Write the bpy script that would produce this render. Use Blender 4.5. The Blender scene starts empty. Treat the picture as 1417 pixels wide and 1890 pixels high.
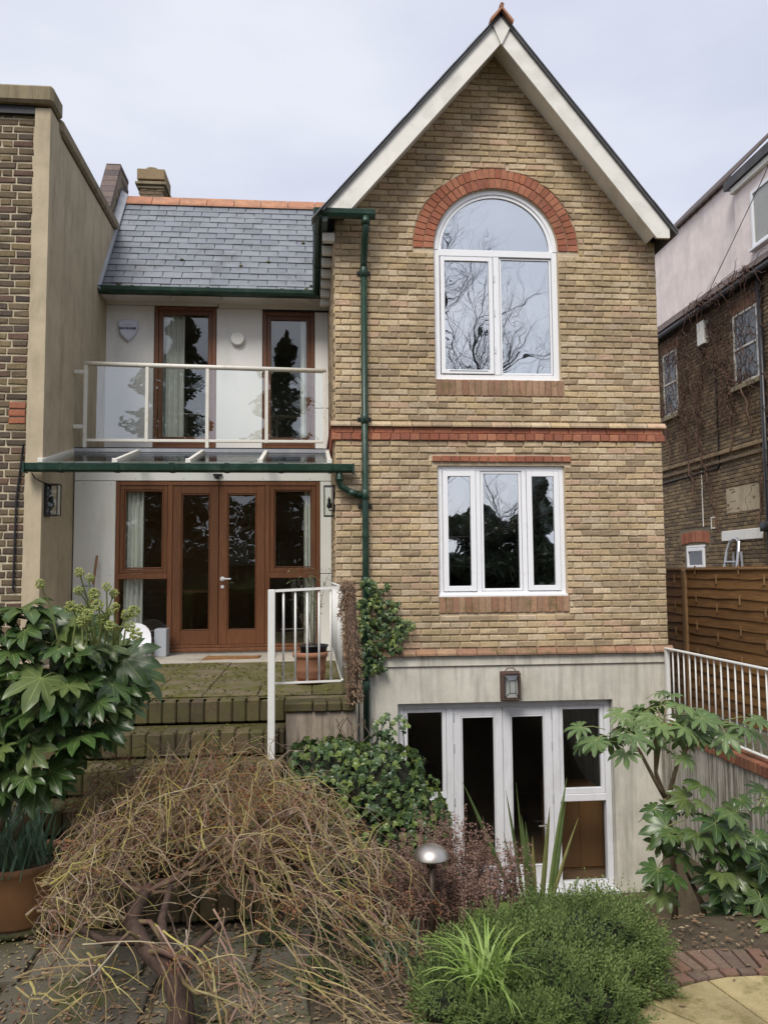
import bpy, math, random
from mathutils import Vector, Matrix, Euler
R = math.radians
rng = random.Random(7)
SC = bpy.context.scene
COL = SC.collection

# ------------------------------------------------------------------ camera
cam = bpy.data.cameras.new('camera'); camo = bpy.data.objects.new('camera', cam); COL.objects.link(camo)
YAW, PITCH, ROLL = R(5.2), R(4.33), R(-.477)
fw = Vector((math.sin(YAW)*math.cos(PITCH), math.cos(YAW)*math.cos(PITCH), math.sin(PITCH)))
rt = Vector((math.cos(YAW), -math.sin(YAW), 0)); up = rt.cross(fw)
r2 = math.cos(ROLL)*rt + math.sin(ROLL)*up; u2 = -math.sin(ROLL)*rt + math.cos(ROLL)*up
camo.matrix_world = Matrix(((r2.x, u2.x, -fw.x, 0), (r2.y, u2.y, -fw.y, 0), (r2.z, u2.z, -fw.z, 2.15), (0, 0, 0, 1)))
cam.sensor_fit = 'VERTICAL'; cam.sensor_height = 24.0; cam.lens = 1500/1890*24.0
cam.clip_start = .05; cam.clip_end = 600
SC.camera = camo

# ------------------------------------------------------------------ sky (overcast) and sun
SUN_EL, SUN_AZ = R(52), R(205)          # azimuth measured clockwise from +Y (behind the camera, to the left)
W = bpy.data.worlds.new('World'); SC.world = W; W.use_nodes = True
nt = W.node_tree; nt.nodes.clear()
out = nt.nodes.new('ShaderNodeOutputWorld'); bg = nt.nodes.new('ShaderNodeBackground')
sky = nt.nodes.new('ShaderNodeTexSky'); sky.sky_type = 'NISHITA'; sky.sun_disc = False
sky.sun_elevation = SUN_EL; sky.sun_rotation = SUN_AZ; sky.dust_density = 3; sky.air_density = 1.2
tc = nt.nodes.new('ShaderNodeTexCoord'); mp = nt.nodes.new('ShaderNodeMapping'); mp.inputs['Scale'].default_value = (1.2, 1.2, 3.2)
nz = nt.nodes.new('ShaderNodeTexNoise'); nz.inputs['Scale'].default_value = 1.7; nz.inputs['Detail'].default_value = 7; nz.inputs['Roughness'].default_value = .5
rp = nt.nodes.new('ShaderNodeValToRGB')
rp.color_ramp.elements[0].position = .34; rp.color_ramp.elements[0].color = (.625, .665, .80, 1)
rp.color_ramp.elements[1].position = .64; rp.color_ramp.elements[1].color = (.815, .84, .925, 1)
sc10 = nt.nodes.new('ShaderNodeVectorMath'); sc10.operation = 'SCALE'; sc10.inputs['Scale'].default_value = 4.95
mx = nt.nodes.new('ShaderNodeMix'); mx.data_type = 'RGBA'; mx.inputs[0].default_value = .93
L = nt.links.new
L(tc.outputs['Generated'], mp.inputs['Vector']); L(mp.outputs[0], nz.inputs['Vector']); L(nz.outputs['Fac'], rp.inputs[0])
L(rp.outputs[0], sc10.inputs[0]); L(sky.outputs[0], mx.inputs[6]); L(sc10.outputs[0], mx.inputs[7]); L(mx.outputs[2], bg.inputs['Color'])
bg.inputs['Strength'].default_value = .1; L(bg.outputs[0], out.inputs['Surface'])
sun = bpy.data.lights.new('sun', 'SUN'); suno = bpy.data.objects.new('sun', sun); COL.objects.link(suno)
sun.energy = 1.5; sun.angle = R(24); sun.color = (1.0, .95, .88)
sd = Vector((math.sin(SUN_AZ)*math.cos(SUN_EL), math.cos(SUN_AZ)*math.cos(SUN_EL), math.sin(SUN_EL)))
suno.rotation_euler = sd.to_track_quat('Z', 'Y').to_euler(); suno.location = (0, -5, 20)
VS = SC.view_settings; VS.view_transform = 'Standard'; VS.look = 'None'; VS.gamma = 1; VS.exposure = 1.08; VS.use_curve_mapping = False
SC.cycles.use_denoising = True; SC.cycles.max_bounces = 7; SC.cycles.transparent_max_bounces = 12; SC.cycles.diffuse_bounces = 3
SC.cycles.caustics_reflective = False; SC.cycles.caustics_refractive = False; SC.cycles.glossy_bounces = 4

# ------------------------------------------------------------------ materials
MATS = {}
class N:
    def __init__(s, name):
        s.m = bpy.data.materials.new(name); s.m.use_nodes = True; s.t = s.m.node_tree; s.t.nodes.clear()
        s.o = s.n('ShaderNodeOutputMaterial'); s.pos = None; MATS[name] = s.m
    def n(s, t, **k):
        x = s.t.nodes.new(t)
        for a, v in k.items(): setattr(x, a, v)
        return x
    def l(s, a, b): s.t.links.new(a, b)
    def P(s):
        if s.pos is None: s.pos = s.n('ShaderNodeNewGeometry').outputs['Position']
        return s.pos
    def noise(s, scale, detail=4, rough=.55, stretch=None, vec=None):
        v = vec or s.P()
        if stretch:
            mp = s.n('ShaderNodeMapping'); mp.inputs['Scale'].default_value = stretch; s.l(v, mp.inputs['Vector']); v = mp.outputs[0]
        x = s.n('ShaderNodeTexNoise'); x.inputs['Scale'].default_value = scale; x.inputs['Detail'].default_value = detail
        x.inputs['Roughness'].default_value = rough; s.l(v, x.inputs['Vector']); return x.outputs['Fac']
    def ramp(s, fac, stops, interp='LINEAR'):
        x = s.n('ShaderNodeValToRGB'); e = x.color_ramp; e.interpolation = interp
        while len(e.elements) < len(stops): e.elements.new(.5)
        for el, (p, c) in zip(e.elements, stops):
            el.position = p; el.color = (c, c, c, 1) if isinstance(c, (int, float)) else (*c, 1)
        s.l(fac, x.inputs[0]); return x.outputs[0]
    def mix(s, fac, a, b, mode='MIX'):
        x = s.n('ShaderNodeMix', data_type='RGBA', blend_type=mode)
        for i, v in ((0, fac), (6, a), (7, b)):
            if isinstance(v, (int, float)): x.inputs[i].default_value = v if i == 0 else (v, v, v, 1)
            elif isinstance(v, tuple): x.inputs[i].default_value = (*v, 1)
            else: s.l(v, x.inputs[i])
        return x.outputs[2]
    def math(s, op, a, b=0.):
        x = s.n('ShaderNodeMath', operation=op)
        for i, v in enumerate((a, b)):
            if isinstance(v, (int, float)): x.inputs[i].default_value = v
            else: s.l(v, x.inputs[i])
        return x.outputs[0]
    def rnd(s):
        a = s.n('ShaderNodeAttribute', attribute_name='rnd').outputs['Fac']; o = s.n('ShaderNodeObjectInfo').outputs['Random']
        return s.math('FRACT', s.math('ADD', a, o))
    def bump(s, h, strength, dist):
        b = s.n('ShaderNodeBump'); b.inputs['Strength'].default_value = strength; b.inputs['Distance'].default_value = dist
        s.l(h, b.inputs['Height']); return b.outputs[0]
    def bsdf(s, col, rough=.8, nrm=None, spec=.4, metal=0., **k):
        b = s.n('ShaderNodeBsdfPrincipled')
        if isinstance(col, tuple): b.inputs['Base Color'].default_value = (*col, 1)
        else: s.l(col, b.inputs['Base Color'])
        if isinstance(rough, (int, float)): b.inputs['Roughness'].default_value = rough
        else: s.l(rough, b.inputs['Roughness'])
        b.inputs['Specular IOR Level'].default_value = spec; b.inputs['Metallic'].default_value = metal
        if nrm is not None: s.l(nrm, b.inputs['Normal'])
        for kk, v in k.items(): b.inputs[kk.replace('_', ' ')].default_value = v
        s.l(b.outputs[0], s.o.inputs['Surface']); return b

def plain(name, col, rough=.6, var=.12, scale=6, dirt=None, dscale=3, dlo=.5, dhi=.75, bump=0, bscale=60, bdist=.004, spec=.4, metal=0., pieces=None, stretch=None, **k):
    """colour with uneven tone, optional stain colour, optional piece-to-piece palette and fine relief"""
    s = N(name)
    c = s.ramp(s.rnd(), [(i/(len(pieces)), p) for i, p in enumerate(pieces)], 'CONSTANT') if pieces else s.mix(0., col, col)
    if pieces:
        c = s.mix(.5, c, s.ramp(s.math('FRACT', s.math('MULTIPLY', s.rnd(), 7.3)), [(0, pieces[0]), (.5, pieces[len(pieces)//2]), (1, pieces[-1])]))
    f = s.noise(scale, 5, .6, stretch)
    c = s.mix(1., c, s.ramp(f, [(.25, 1-var), (.75, 1+var*.6)]), 'MULTIPLY')
    if dirt: c = s.mix(s.ramp(s.noise(dscale, 6, .65, stretch), [(dlo, 0.), (dhi, .85)]), c, dirt)
    n = s.bump(s.noise(bscale, 4, .6), bump, bdist) if bump else None
    s.bsdf(c, rough, n, spec, metal, **k); return s.m

def brickmat(name, pal, stain, mossy=.0, patch=None):
    s = N(name)
    r = s.rnd()
    c = s.ramp(r, [(i/len(pal), p) for i, p in enumerate(pal)], 'CONSTANT')
    c2 = s.ramp(s.math('FRACT', s.math('MULTIPLY', r, 13.7)), [(0, pal[0]), (.35, pal[1]), (.7, pal[2]), (1, pal[-1])])
    c = s.mix(.25, c, c2)
    c = s.mix(1., c, s.ramp(s.noise(38, 4, .7), [(.28, .72), (.62, 1.12)]), 'MULTIPLY')
    c = s.mix(1., c, s.ramp(s.noise(1.1, 3, .5), [(.3, .84), (.7, 1.1)]), 'MULTIPLY')
    c = s.mix(s.ramp(s.noise(2.2, 6, .7, (1, 1, .8)), [(.5, 0.), (.78, .75)]), c, stain)
    c = s.mix(s.ramp(s.noise(95, 2, .5), [(.67, 0.), (.72, .8)]), c, tuple(v*.35 for v in pal[0]))
    if patch: c = s.mix(s.ramp(s.noise(2.6, 6, .66, (3, 3, .16)), [(.56, 0.), (.78, .5)]), c, stain)
    if patch: c = s.mix(s.ramp(s.noise(.55, 8, .72, (1, 1, .7)), [(.53, 0.), (.70, .42)]), c, patch)
    if mossy: c = s.mix(s.ramp(s.noise(5, 6, .7), [(.6-mossy*.2, 0.), (.72, .8)]), c, (.10, .10, .03))
    s.bsdf(c, .92, s.bump(s.noise(85, 5, .7), .55, .006), .25); return s.m

STOCK = [(.50, .375, .225), (.585, .465, .305), (.38, .28, .175), (.525, .395, .225), (.51, .405, .29), (.32, .238, .158), (.63, .505, .345), (.54, .37, .255), (.44, .338, .205), (.57, .445, .28)]
brickmat('stock_brick', STOCK, (.22, .175, .105), patch=(.27, .225, .13))
brickmat('red_brick', [(.39, .15, .085), (.32, .115, .07), (.43, .185, .11), (.29, .11, .075), (.40, .165, .10)], (.17, .08, .055))
brickmat('weathered_red_brick', [(.36, .21, .13), (.31, .165, .11), (.41, .27, .17), (.29, .18, .12), (.38, .235, .155)], (.17, .12, .075), .35)
brickmat('old_brick', [(.12, .09, .065), (.16, .12, .075), (.075, .06, .05), (.23, .175, .095), (.10, .078, .064), (.15, .09, .068), (.18, .14, .085)], (.075, .058, .042))
brickmat('sooty_brick', [(.20, .148, .09), (.265, .195, .115), (.14, .105, .075), (.30, .22, .13), (.17, .125, .085)], (.08, .062, .045))
brickmat('mossy_brick', [(.11, .082, .05), (.085, .064, .04), (.135, .095, .058), (.07, .055, .034)], (.038, .032, .019), 1.1)
brickmat('dark_brick', [(.13, .105, .10), (.16, .125, .115), (.10, .085, .085), (.18, .135, .12)], (.07, .06, .055))
brickmat('coping_red', [(.21, .085, .05), (.26, .105, .06), (.17, .075, .048), (.29, .125, .075)], (.09, .055, .035), .45)
brickmat('paver_brick', [(.19, .105, .075), (.155, .10, .075), (.24, .115, .08), (.13, .095, .075), (.17, .12, .085)], (.075, .06, .04), .35)
plain('mortar', (.58, .475, .33), .95, .15, 14, (.40, .32, .21), 2.5, .5, .8, .6, 120, .004)
plain('pale_mortar', (.54, .47, .335), .95, .25, 14, (.40, .33, .2), 2.5, .5, .8, .6, 120, .004)
plain('old_mortar', (.21, .175, .12), .95, .25, 14, (.12, .1, .07), 2.5, .5, .8, .6, 120, .004)

def streaky(name, base, dark, green, sc=1., amt=.8, lo=.47, hi=.72, sx=2.6):
    s = N(name)
    c = s.mix(1., s.mix(0., base, base), s.ramp(s.noise(3.5*sc, 6, .65), [(.25, .8), (.75, 1.12)]), 'MULTIPLY')
    st = s.ramp(s.noise(4*sc, 6, .68, (sx, sx, .22)), [(lo, 0.), (hi, amt)])
    c = s.mix(st, c, dark)
    c = s.mix(s.ramp(s.noise(1.4*sc, 6, .7), [(.52, 0.), (.76, .6*amt)]), c, green)
    c = s.mix(s.ramp(s.noise(24*sc, 4, .7), [(.64, 0.), (.76, .5)]), c, tuple(v*.5 for v in base))
    s.bsdf(c, .93, s.bump(s.noise(70, 5, .65), .35, .006), .25); return s.m
streaky('concrete', (.60, .575, .50), (.30, .285, .235), (.40, .385, .28), 1., .85)
streaky('stained_concrete', (.52, .49, .42), (.10, .09, .07), (.27, .25, .15), 1.3, .95, .42, .62, 4.5)
streaky('render_cement', (.49, .415, .29), (.24, .195, .125), (.33, .275, .17), .9, .7, .5, .76, 1.3)
streaky('pink_render', (.86, .76, .72), (.60, .53, .48), (.70, .62, .56), .7, .5, .5, .76, 1.6)
streaky('grimy_coping', (.27, .225, .145), (.105, .09, .06), (.16, .135, .07), 1.2, .8)
plain('white_panel', (.84, .83, .79), .55, .05, 3, (.56, .55, .50), 2, .55, .85, stretch=(1, 1, .3))
plain('white_upvc', (.86, .87, .89), .3, .03, 5, (.62, .62, .6), 5, .6, .9)
plain('grey_upvc', (.72, .725, .75), .45, .08, 6, (.45, .45, .44), 5, .52, .85, stretch=(1, 1, .4))
plain('barge_paint', (.80, .785, .72), .55, .08, 4, (.43, .42, .35), 2.4, .5, .82, .2, 50)
plain('rail_white', (.74, .735, .70), .4, .05, 9, (.45, .37, .24), 11, .62, .8)
plain('rail_cream', (.72, .70, .63), .45, .07, 9, (.38, .31, .2), 9, .58, .8)
plain('green_paint', (.008, .036, .022), .42, .3, 8, (.045, .085, .06), 6, .5, .72, spec=.5)
plain('black_metal', (.018, .017, .02), .4, .1, 8)
plain('rusty_metal', (.085, .055, .045), .6, .3, 18, (.14, .06, .035), 14, .45, .7, .3, 80)
plain('steel', (.50, .46, .42), .42, .12, 9, metal=1.)
plain('bronze_post', (.115, .085, .065), .45, .15, 9, metal=.6)
plain('aluminium', (.60, .60, .62), .35, .1, 9, metal=.9)
plain('lead', (.32, .33, .36), .55, .15, 7, (.46, .47, .49), 5, .5, .8)
plain('dark_roof', (.065, .062, .065), .6, .2, 6, (.12, .12, .11), 5, .5, .8)
plain('slate', (.21, .22, .255), .38, .12, 7, (.105, .112, .105), 2.6, .5, .75, .3, 45, .003, spec=.5, pieces=[(.20, .215, .24), (.235, .25, .275), (.17, .185, .21), (.265, .28, .305), (.21, .225, .25)])
plain('tile_terracotta', (.46, .21, .12), .85, .25, 9, (.24, .15, .105), 6, .46, .7, .3, 60, pieces=[(.47, .225, .125), (.40, .18, .105), (.50, .26, .16)])
plain('roof_tile', (.10, .075, .07), .8, .2, 9, (.07, .06, .05), 4, .5, .8, .3, 60, pieces=[(.10, .07, .065), (.085, .068, .062), (.12, .082, .074)])
plain('terracotta', (.35, .175, .08), .6, .2, 7, (.22, .125, .07), 4, .5, .8, .2, 40)
plain('terracotta_old', (.30, .135, .075), .75, .16, 9, (.17, .10, .065), 7, .5, .8, .2, 40)
plain('curtain', (.80, .785, .73), .9, .05, 4)
plain('inner_wall', (.42, .36, .29), .9, .1, 2)
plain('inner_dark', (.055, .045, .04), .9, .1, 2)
plain('inner_floor', (.17, .10, .06), .5, .2, 3)
plain('inner_white', (.62, .62, .60), .7, .05, 2)
plain('inner_wood', (.17, .08, .032), .5, .2, 3, stretch=(6, 6, .6))
plain('plastic_white', (.78, .785, .80), .35, .03, 5)
plain('alarm_white', (.70, .74, .86), .35, .03, 5)
plain('plastic_grey', (.40, .43, .46), .4, .05, 5)
plain('doormat', (.30, .155, .06), .95, .3, 30, (.19, .10, .045), 14, .45, .7, .9, 150, .01)
plain('spade_wood', (.27, .14, .07), .6, .2, 8, stretch=(6, 6, .5))
plain('logo_blue', (.02, .025, .10), .5, 0, 5)

def woodmat(name, a, b, rough, sc=(9, 9, .7), wear=None):
    s = N(name)
    c = s.ramp(s.noise(5, 6, .65, sc), [(.3, a), (.7, b)])
    c = s.mix(1., c, s.ramp(s.rnd(), [(0, .8), (1, 1.2)]), 'MULTIPLY')
    if wear: c = s.mix(s.ramp(s.noise(7, 5, .7), [(.56, 0.), (.75, .75)]), c, wear)
    s.bsdf(c, rough, s.bump(s.noise(30, 5, .6, sc), .25, .003), .45); return s.m
woodmat('brown_stain', (.12, .045, .019), (.195, .08, .033), .42)
woodmat('brown_stain_across', (.10, .036, .014), (.165, .063, .025), .42, (.7, 9, 9))
woodmat('fence_plank', (.125, .062, .022), (.24, .122, .042), .6, (9, .7, 9), (.10, .055, .024))
woodmat('fence_post', (.16, .09, .038), (.27, .16, .075), .6)

def glassmat(name, refl, tint=(.97, .99, .98), wob=.0):
    s = N(name)
    fr = s.n('ShaderNodeFresnel'); fr.inputs['IOR'].default_value = 1.5
    bk = s.n('ShaderNodeNewGeometry').outputs['Backfacing']; f = s.math('MINIMUM', s.math('ADD', s.math('MULTIPLY', fr.outputs[0], s.math('SUBTRACT', 1., bk)), refl), .97)
    g = s.n('ShaderNodeBsdfGlossy'); g.inputs['Roughness'].default_value = .0; g.inputs['Color'].default_value = (.93, .95, .97, 1)
    if wob:
        s.l(s.bump(s.noise(1.7, 2, .5), wob, .02), g.inputs['Normal'])
    t = s.n('ShaderNodeBsdfTransparent'); t.inputs['Color'].default_value = (*tint, 1)
    m = s.n('ShaderNodeMixShader'); s.l(f, m.inputs[0]); s.l(t.outputs[0], m.inputs[1]); s.l(g.outputs[0], m.inputs[2]); s.l(m.outputs[0], s.o.inputs['Surface'])
    return s.m
glassmat('coated_glass', .55, wob=.16); glassmat('window_glass', .055, wob=.16); glassmat('balcony_glass', .11, wob=.12); glassmat('roof_glass', .14); glassmat('dark_glass', .03); glassmat('lamp_glass', .02)

def leafmat(name, pal, vein=None, rough=.4, spec=.5, trans=.25, under=None):
    s = N(name)
    c = s.ramp(s.rnd(), [(i/len(pal), p) for i, p in enumerate(pal)], 'LINEAR')
    c = s.mix(1., c, s.ramp(s.noise(14, 3, .6), [(.3, .82), (.7, 1.15)]), 'MULTIPLY')
    if vein:
        uv = s.n('ShaderNodeUVMap'); sp = s.n('ShaderNodeSeparateXYZ'); s.l(uv.outputs[0], sp.inputs[0])
        c = s.mix(s.ramp(sp.outputs[0], [(.0, .85), (.09, .0)]), c, vein)
    b = s.n('ShaderNodeBsdfPrincipled'); s.l(c, b.inputs['Base Color']); b.inputs['Roughness'].default_value = rough; b.inputs['Specular IOR Level'].default_value = spec
    t = s.n('ShaderNodeBsdfTranslucent'); s.l(c, t.inputs['Color'])
    m = s.n('ShaderNodeMixShader'); m.inputs[0].default_value = trans; s.l(b.outputs[0], m.inputs[1]); s.l(t.outputs[0], m.inputs[2]); s.l(m.outputs[0], s.o.inputs['Surface'])
    return s.m
leafmat('fatsia_leaf', [(.028, .06, .018), (.05, .10, .025), (.07, .13, .034), (.034, .072, .022), (.095, .155, .042), (.044, .088, .026), (.12, .165, .05)], (.32, .38, .13), .33, .55, .25)
leafmat('fatsia_leaf_pale', [(.085, .145, .045), (.12, .19, .06), (.10, .165, .055), (.155, .23, .075)], (.36, .42, .18), .42, .5, .25)
leafmat('ivy_leaf', [(.036, .075, .024), (.06, .112, .034), (.028, .058, .025), (.115, .175, .045), (.048, .092, .035), (.17, .225, .055)], (.17, .22, .10), .36, .5, .22)
leafmat('hebe_leaf', [(.095, .145, .042), (.15, .215, .065), (.058, .09, .032), (.22, .29, .095), (.125, .18, .055), (.185, .25, .08)], None, .6, .22, .35)
leafmat('grass_blade', [(.20, .33, .055), (.27, .41, .08), (.33, .46, .13)], None, .5, .4, .35)
leafmat('daffodil_leaf', [(.13, .23, .12), (.18, .29, .17), (.10, .19, .10), (.24, .34, .22)], None, .45, .4, .25)
leafmat('sword_leaf', [(.10, .15, .045), (.14, .19, .06), (.075, .115, .04), (.24, .23, .08)], None, .5, .4, .2)
leafmat('dry_brown', [(.19, .115, .09), (.25, .155, .12), (.15, .092, .075), (.29, .19, .15), (.22, .13, .10)], None, .9, .2, .2)
leafmat('dead_leaf', [(.20, .085, .04), (.15, .065, .035), (.26, .12, .055), (.17, .085, .05)], None, .9, .2, .15)
leafmat('litter', [(.15, .095, .06), (.24, .17, .10), (.10, .07, .045), (.33, .26, .16), (.20, .12, .065)], None, .95, .2, .05)
leafmat('flower_head', [(.38, .42, .13), (.46, .48, .18), (.32, .38, .11)], None, .8, .3, .2)
leafmat('dark_evergreen', [(.045, .065, .045), (.075, .10, .06), (.11, .135, .085)], None, .7, .3, .1)
leafmat('moss_tuft', [(.085, .085, .022), (.12, .115, .03), (.075, .06, .025), (.14, .15, .04)], None, .95, .1, .1)
plain('stem_green', (.22, .26, .09), .6, .15, 20)
plain('bark', (.115, .085, .055), .9, .3, 22, (.19, .15, .09), 10, .5, .75, .6, 60, .008)
plain('pale_bark', (.27, .20, .12), .9, .3, 26, (.17, .12, .075), 12, .5, .75, .6, 60, .008, stretch=(1, 1, 4))
plain('acer_trunk', (.055, .033, .024), .85, .4, 12, (.10, .062, .045), 9, .45, .7, .7, 40, .01, stretch=(2, 2, .5))
plain('acer_limb', (.105, .058, .042), .7, .35, 16, (.17, .14, .05), 6, .45, .65, .4, 60)
plain('acer_twig', (.4, .35, .09), .6, .35, 9, (.13, .062, .042), 5, .51, .68, pieces=[(.34, .29, .055), (.18, .082, .05), (.40, .355, .07), (.21, .10, .06), (.26, .165, .06), (.36, .31, .24), (.16, .075, .05), (.36, .32, .05), (.24, .125, .07), (.20, .10, .065)])
plain('tree_bark', (.035, .03, .026), .95, .3, 8)
plain('creeper_bark', (.115, .066, .048), .95, .3, 14, (.20, .14, .11), 6, .55, .8)
plain('fibrous_bark', (.155, .10, .07), .95, .45, 30, (.26, .19, .13), 18, .5, .75, .9, 90, .02, stretch=(1, 1, .4))

def groundmat():
    s = N('soil')
    c = s.ramp(s.noise(2.3, 7, .68), [(.3, (.055, .042, .028)), (.55, (.105, .082, .055)), (.75, (.15, .125, .085))])
    c = s.mix(s.ramp(s.noise(1.2, 6, .7), [(.52, 0.), (.66, .8)]), c, (.06, .065, .022))
    c = s.mix(s.ramp(s.noise(55, 3, .6), [(.66, 0.), (.74, .8)]), c, (.26, .22, .16))
    s.bsdf(c, .95, s.bump(s.noise(28, 6, .7), .9, .03), .2)
groundmat()
def mossmat(name, base, moss, cover, sc=2.4):
    s = N(name)
    c = s.mix(1., s.mix(0., base, base), s.ramp(s.noise(6, 6, .7), [(.25, .7), (.75, 1.2)]), 'MULTIPLY')
    c = s.mix(1., c, s.ramp(s.rnd(), [(0, .8), (1, 1.18)]), 'MULTIPLY')
    c = s.mix(s.ramp(s.noise(sc, 7, .72), [(.62-cover*.3, 0.), (.72-cover*.2, .92)]), c, s.ramp(s.noise(20, 5, .7), [(.3, tuple(v*.6 for v in moss)), (.7, moss)]))
    c = s.mix(s.ramp(s.noise(70, 3, .6), [(.68, 0.), (.75, .7)]), c, tuple(min(1, v*1.9) for v in base))
    s.bsdf(c, .93, s.bump(s.noise(45, 6, .7), .7, .012), .2)
mossmat('mossy_terrace', (.17, .135, .09), (.115, .11, .03), .75, 3.2)
mossmat('terrace_slab', (.44, .40, .34), (.16, .14, .07), .15, 3)
mossmat('mossy_step', (.085, .066, .04), (.075, .07, .018), .85, 4)
mossmat('flagstone', (.15, .135, .105), (.085, .09, .028), .5, 3)
mossmat('yellow_slab', (.36, .29, .15), (.17, .15, .05), .4, 4)
streaky('rough_wall', (.33, .275, .215), (.11, .085, .065), (.17, .155, .07), 2.2, .9)
plain('ivy_fibre', (.27, .18, .115), .95, .4, 30, (.14, .09, .06), 20, .5, .75)

# ------------------------------------------------------------------ mesh helpers
class MB:
    def __init__(s): s.V = []; s.F = []; s.A = []; s.U = []; s.r = 0.; s.uv = False
    def face(s, idx, uv=None):
        s.F.append(idx); s.A.append(s.r)
        if uv: s.uv = True
        s.U.append(uv or [(1, 0)]*len(idx))
    def add(s, pts): b = len(s.V); s.V.extend([tuple(p) for p in pts]); return b
    def box(s, x0, x1, y0, y1, z0, z1):
        b = s.add([(x0, y0, z0), (x1, y0, z0), (x1, y1, z0), (x0, y1, z0), (x0, y0, z1), (x1, y0, z1), (x1, y1, z1), (x0, y1, z1)])
        for f in ((0, 3, 2, 1), (4, 5, 6, 7), (0, 1, 5, 4), (1, 2, 6, 5), (2, 3, 7, 6), (3, 0, 4, 7)): s.face([b+i for i in f])
        return s
    def bbox(s, x0, x1, y0, y1, z0, z1, c=.006):
        """box with chamfered edges"""
        X = (x0, x1); Y = (y0, y1); Z = (z0, z1); c = min(c, (x1-x0)*.4, (y1-y0)*.4, (z1-z0)*.4)
        ix = {}; pts = []
        for i in (0, 1):
            for j in (0, 1):
                for k in (0, 1):
                    dx, dy, dz = (1-2*i)*c, (1-2*j)*c, (1-2*k)*c
                    for ax in range(3):
                        p = [X[i]+dx, Y[j]+dy, Z[k]+dz]; p[ax] = (X[i], Y[j], Z[k])[ax]
                        ix[(i, j, k, ax)] = len(pts); pts.append(p)
        b = s.add(pts); g = lambda i, j, k, a: b+ix[(i, j, k, a)]
        for ax in range(3):
            for v in (0, 1):
                q = []
                for (p, r) in ((0, 0), (1, 0), (1, 1), (0, 1)):
                    t = [0, 0, 0]; t[ax] = v; t[(ax+1) % 3] = p; t[(ax+2) % 3] = r; q.append(g(*t, ax))
                s.face(q if v else q[::-1])
        for ax in range(3):
            a1, a2 = (ax+1) % 3, (ax+2) % 3
            for p in (0, 1):
                for r in (0, 1):
                    t0 = [0, 0, 0]; t0[a1] = p; t0[a2] = r; t1 = list(t0); t1[ax] = 1
                    q = [g(*t0, a1), g(*t1, a1), g(*t1, a2), g(*t0, a2)]
                    s.face(q if p != r else q[::-1])
        for i in (0, 1):
            for j in (0, 1):
                for k in (0, 1):
                    q = [g(i, j, k, 0), g(i, j, k, 1), g(i, j, k, 2)]
                    s.face(q if (i+j+k) % 2 else q[::-1])
        return s
    def ring(s, x0, x1, z0, z1, w, y0, y1, wb=None, wt=None):
        """rectangular frame in the XZ plane; verticals run through"""
        wb = wb or w; wt = wt or w
        s.bbox(x0, x0+w, y0, y1, z0, z1, .004); s.bbox(x1-w, x1, y0, y1, z0, z1, .004)
        s.bbox(x0+w, x1-w, y0+.0015, y1-.0015, z0, z0+wb, .004); s.bbox(x0+w, x1-w, y0+.0015, y1-.0015, z1-wt, z1, .004); return s
    def prism(s, pts, d, axis='y'):
        """polygon pts (3-d points, counter-clockwise as seen from the front) pushed back by vector d"""
        n = len(pts); d = Vector(d); b = s.add(pts); c = s.add([Vector(p)+d for p in pts])
        s.face([b+i for i in range(n)]); s.face([c+i for i in reversed(range(n))])
        for i in range(n): j = (i+1) % n; s.face([b+j, b+i, c+i, c+j])
        return s
    def tube(s, pts, rad, n=8, cap=True):
        pts = [Vector(p) for p in pts]; m = len(pts); rad = rad if isinstance(rad, (list, tuple)) else [rad]*m
        prev = None; rings = []
        for i, p in enumerate(pts):
            t = (pts[min(i+1, m-1)]-pts[max(i-1, 0)])
            if t.length < 1e-9: t = Vector((0, 0, 1))
            t.normalize()
            if prev is None:
                a = Vector((0, 0, 1)) if abs(t.z) < .9 else Vector((1, 0, 0)); u = t.cross(a).normalized()
            else:
                u = (prev - t*prev.dot(t))
                u = u.normalized() if u.length > 1e-6 else t.orthogonal().normalized()
            prev = u; v = t.cross(u)
            rings.append(s.add([p+rad[i]*(math.cos(k*2*math.pi/n)*u+math.sin(k*2*math.pi/n)*v) for k in range(n)]))
        for a, b in zip(rings, rings[1:]):
            for k in range(n): s.face([a+k, a+(k+1) % n, b+(k+1) % n, b+k])
        if cap: s.face([rings[0]+k for k in reversed(range(n))]); s.face([rings[-1]+k for k in range(n)])
        return s
    def lathe(s, prof, cx, cy, n=24, cz=0.):
        rings = [s.add([(cx+r*math.cos(k*2*math.pi/n), cy+r*math.sin(k*2*math.pi/n), cz+z) for k in range(n)]) for r, z in prof]
        for a, b in zip(rings, rings[1:]):
            for k in range(n): s.face([a+k, a+(k+1) % n, b+(k+1) % n, b+k])
        return s
    def brick(s, q, w0, w1, fn, b=.006, j=.0025, r=None):
        """q = (uL0,uR0,uR1,uL1,v0,v1): a brick on a wall; fn maps (u,v,w) to the world, w outwards"""
        uL0, uR0, uR1, uL1, v0, v1 = q; J = lambda: rng.uniform(-j, j)
        s.r = rng.random() if r is None else r
        P = [(uL0+J(), v0+J()), (uR0+J(), v0+J()), (uR1+J(), v1+J()), (uL1+J(), v1+J())]
        I = [(P[0][0]+b, P[0][1]+b), (P[1][0]-b, P[1][1]+b), (P[2][0]-b, P[2][1]-b), (P[3][0]+b, P[3][1]-b)]
        dw = rng.uniform(-.0025, .0025)
        a = s.add([fn(u, v, w0) for u, v in P]); m = s.add([fn(u, v, w1-b*.8+dw) for u, v in P]); f = s.add([fn(u, v, w1+dw+J()*.6) for u, v in I])
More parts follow.
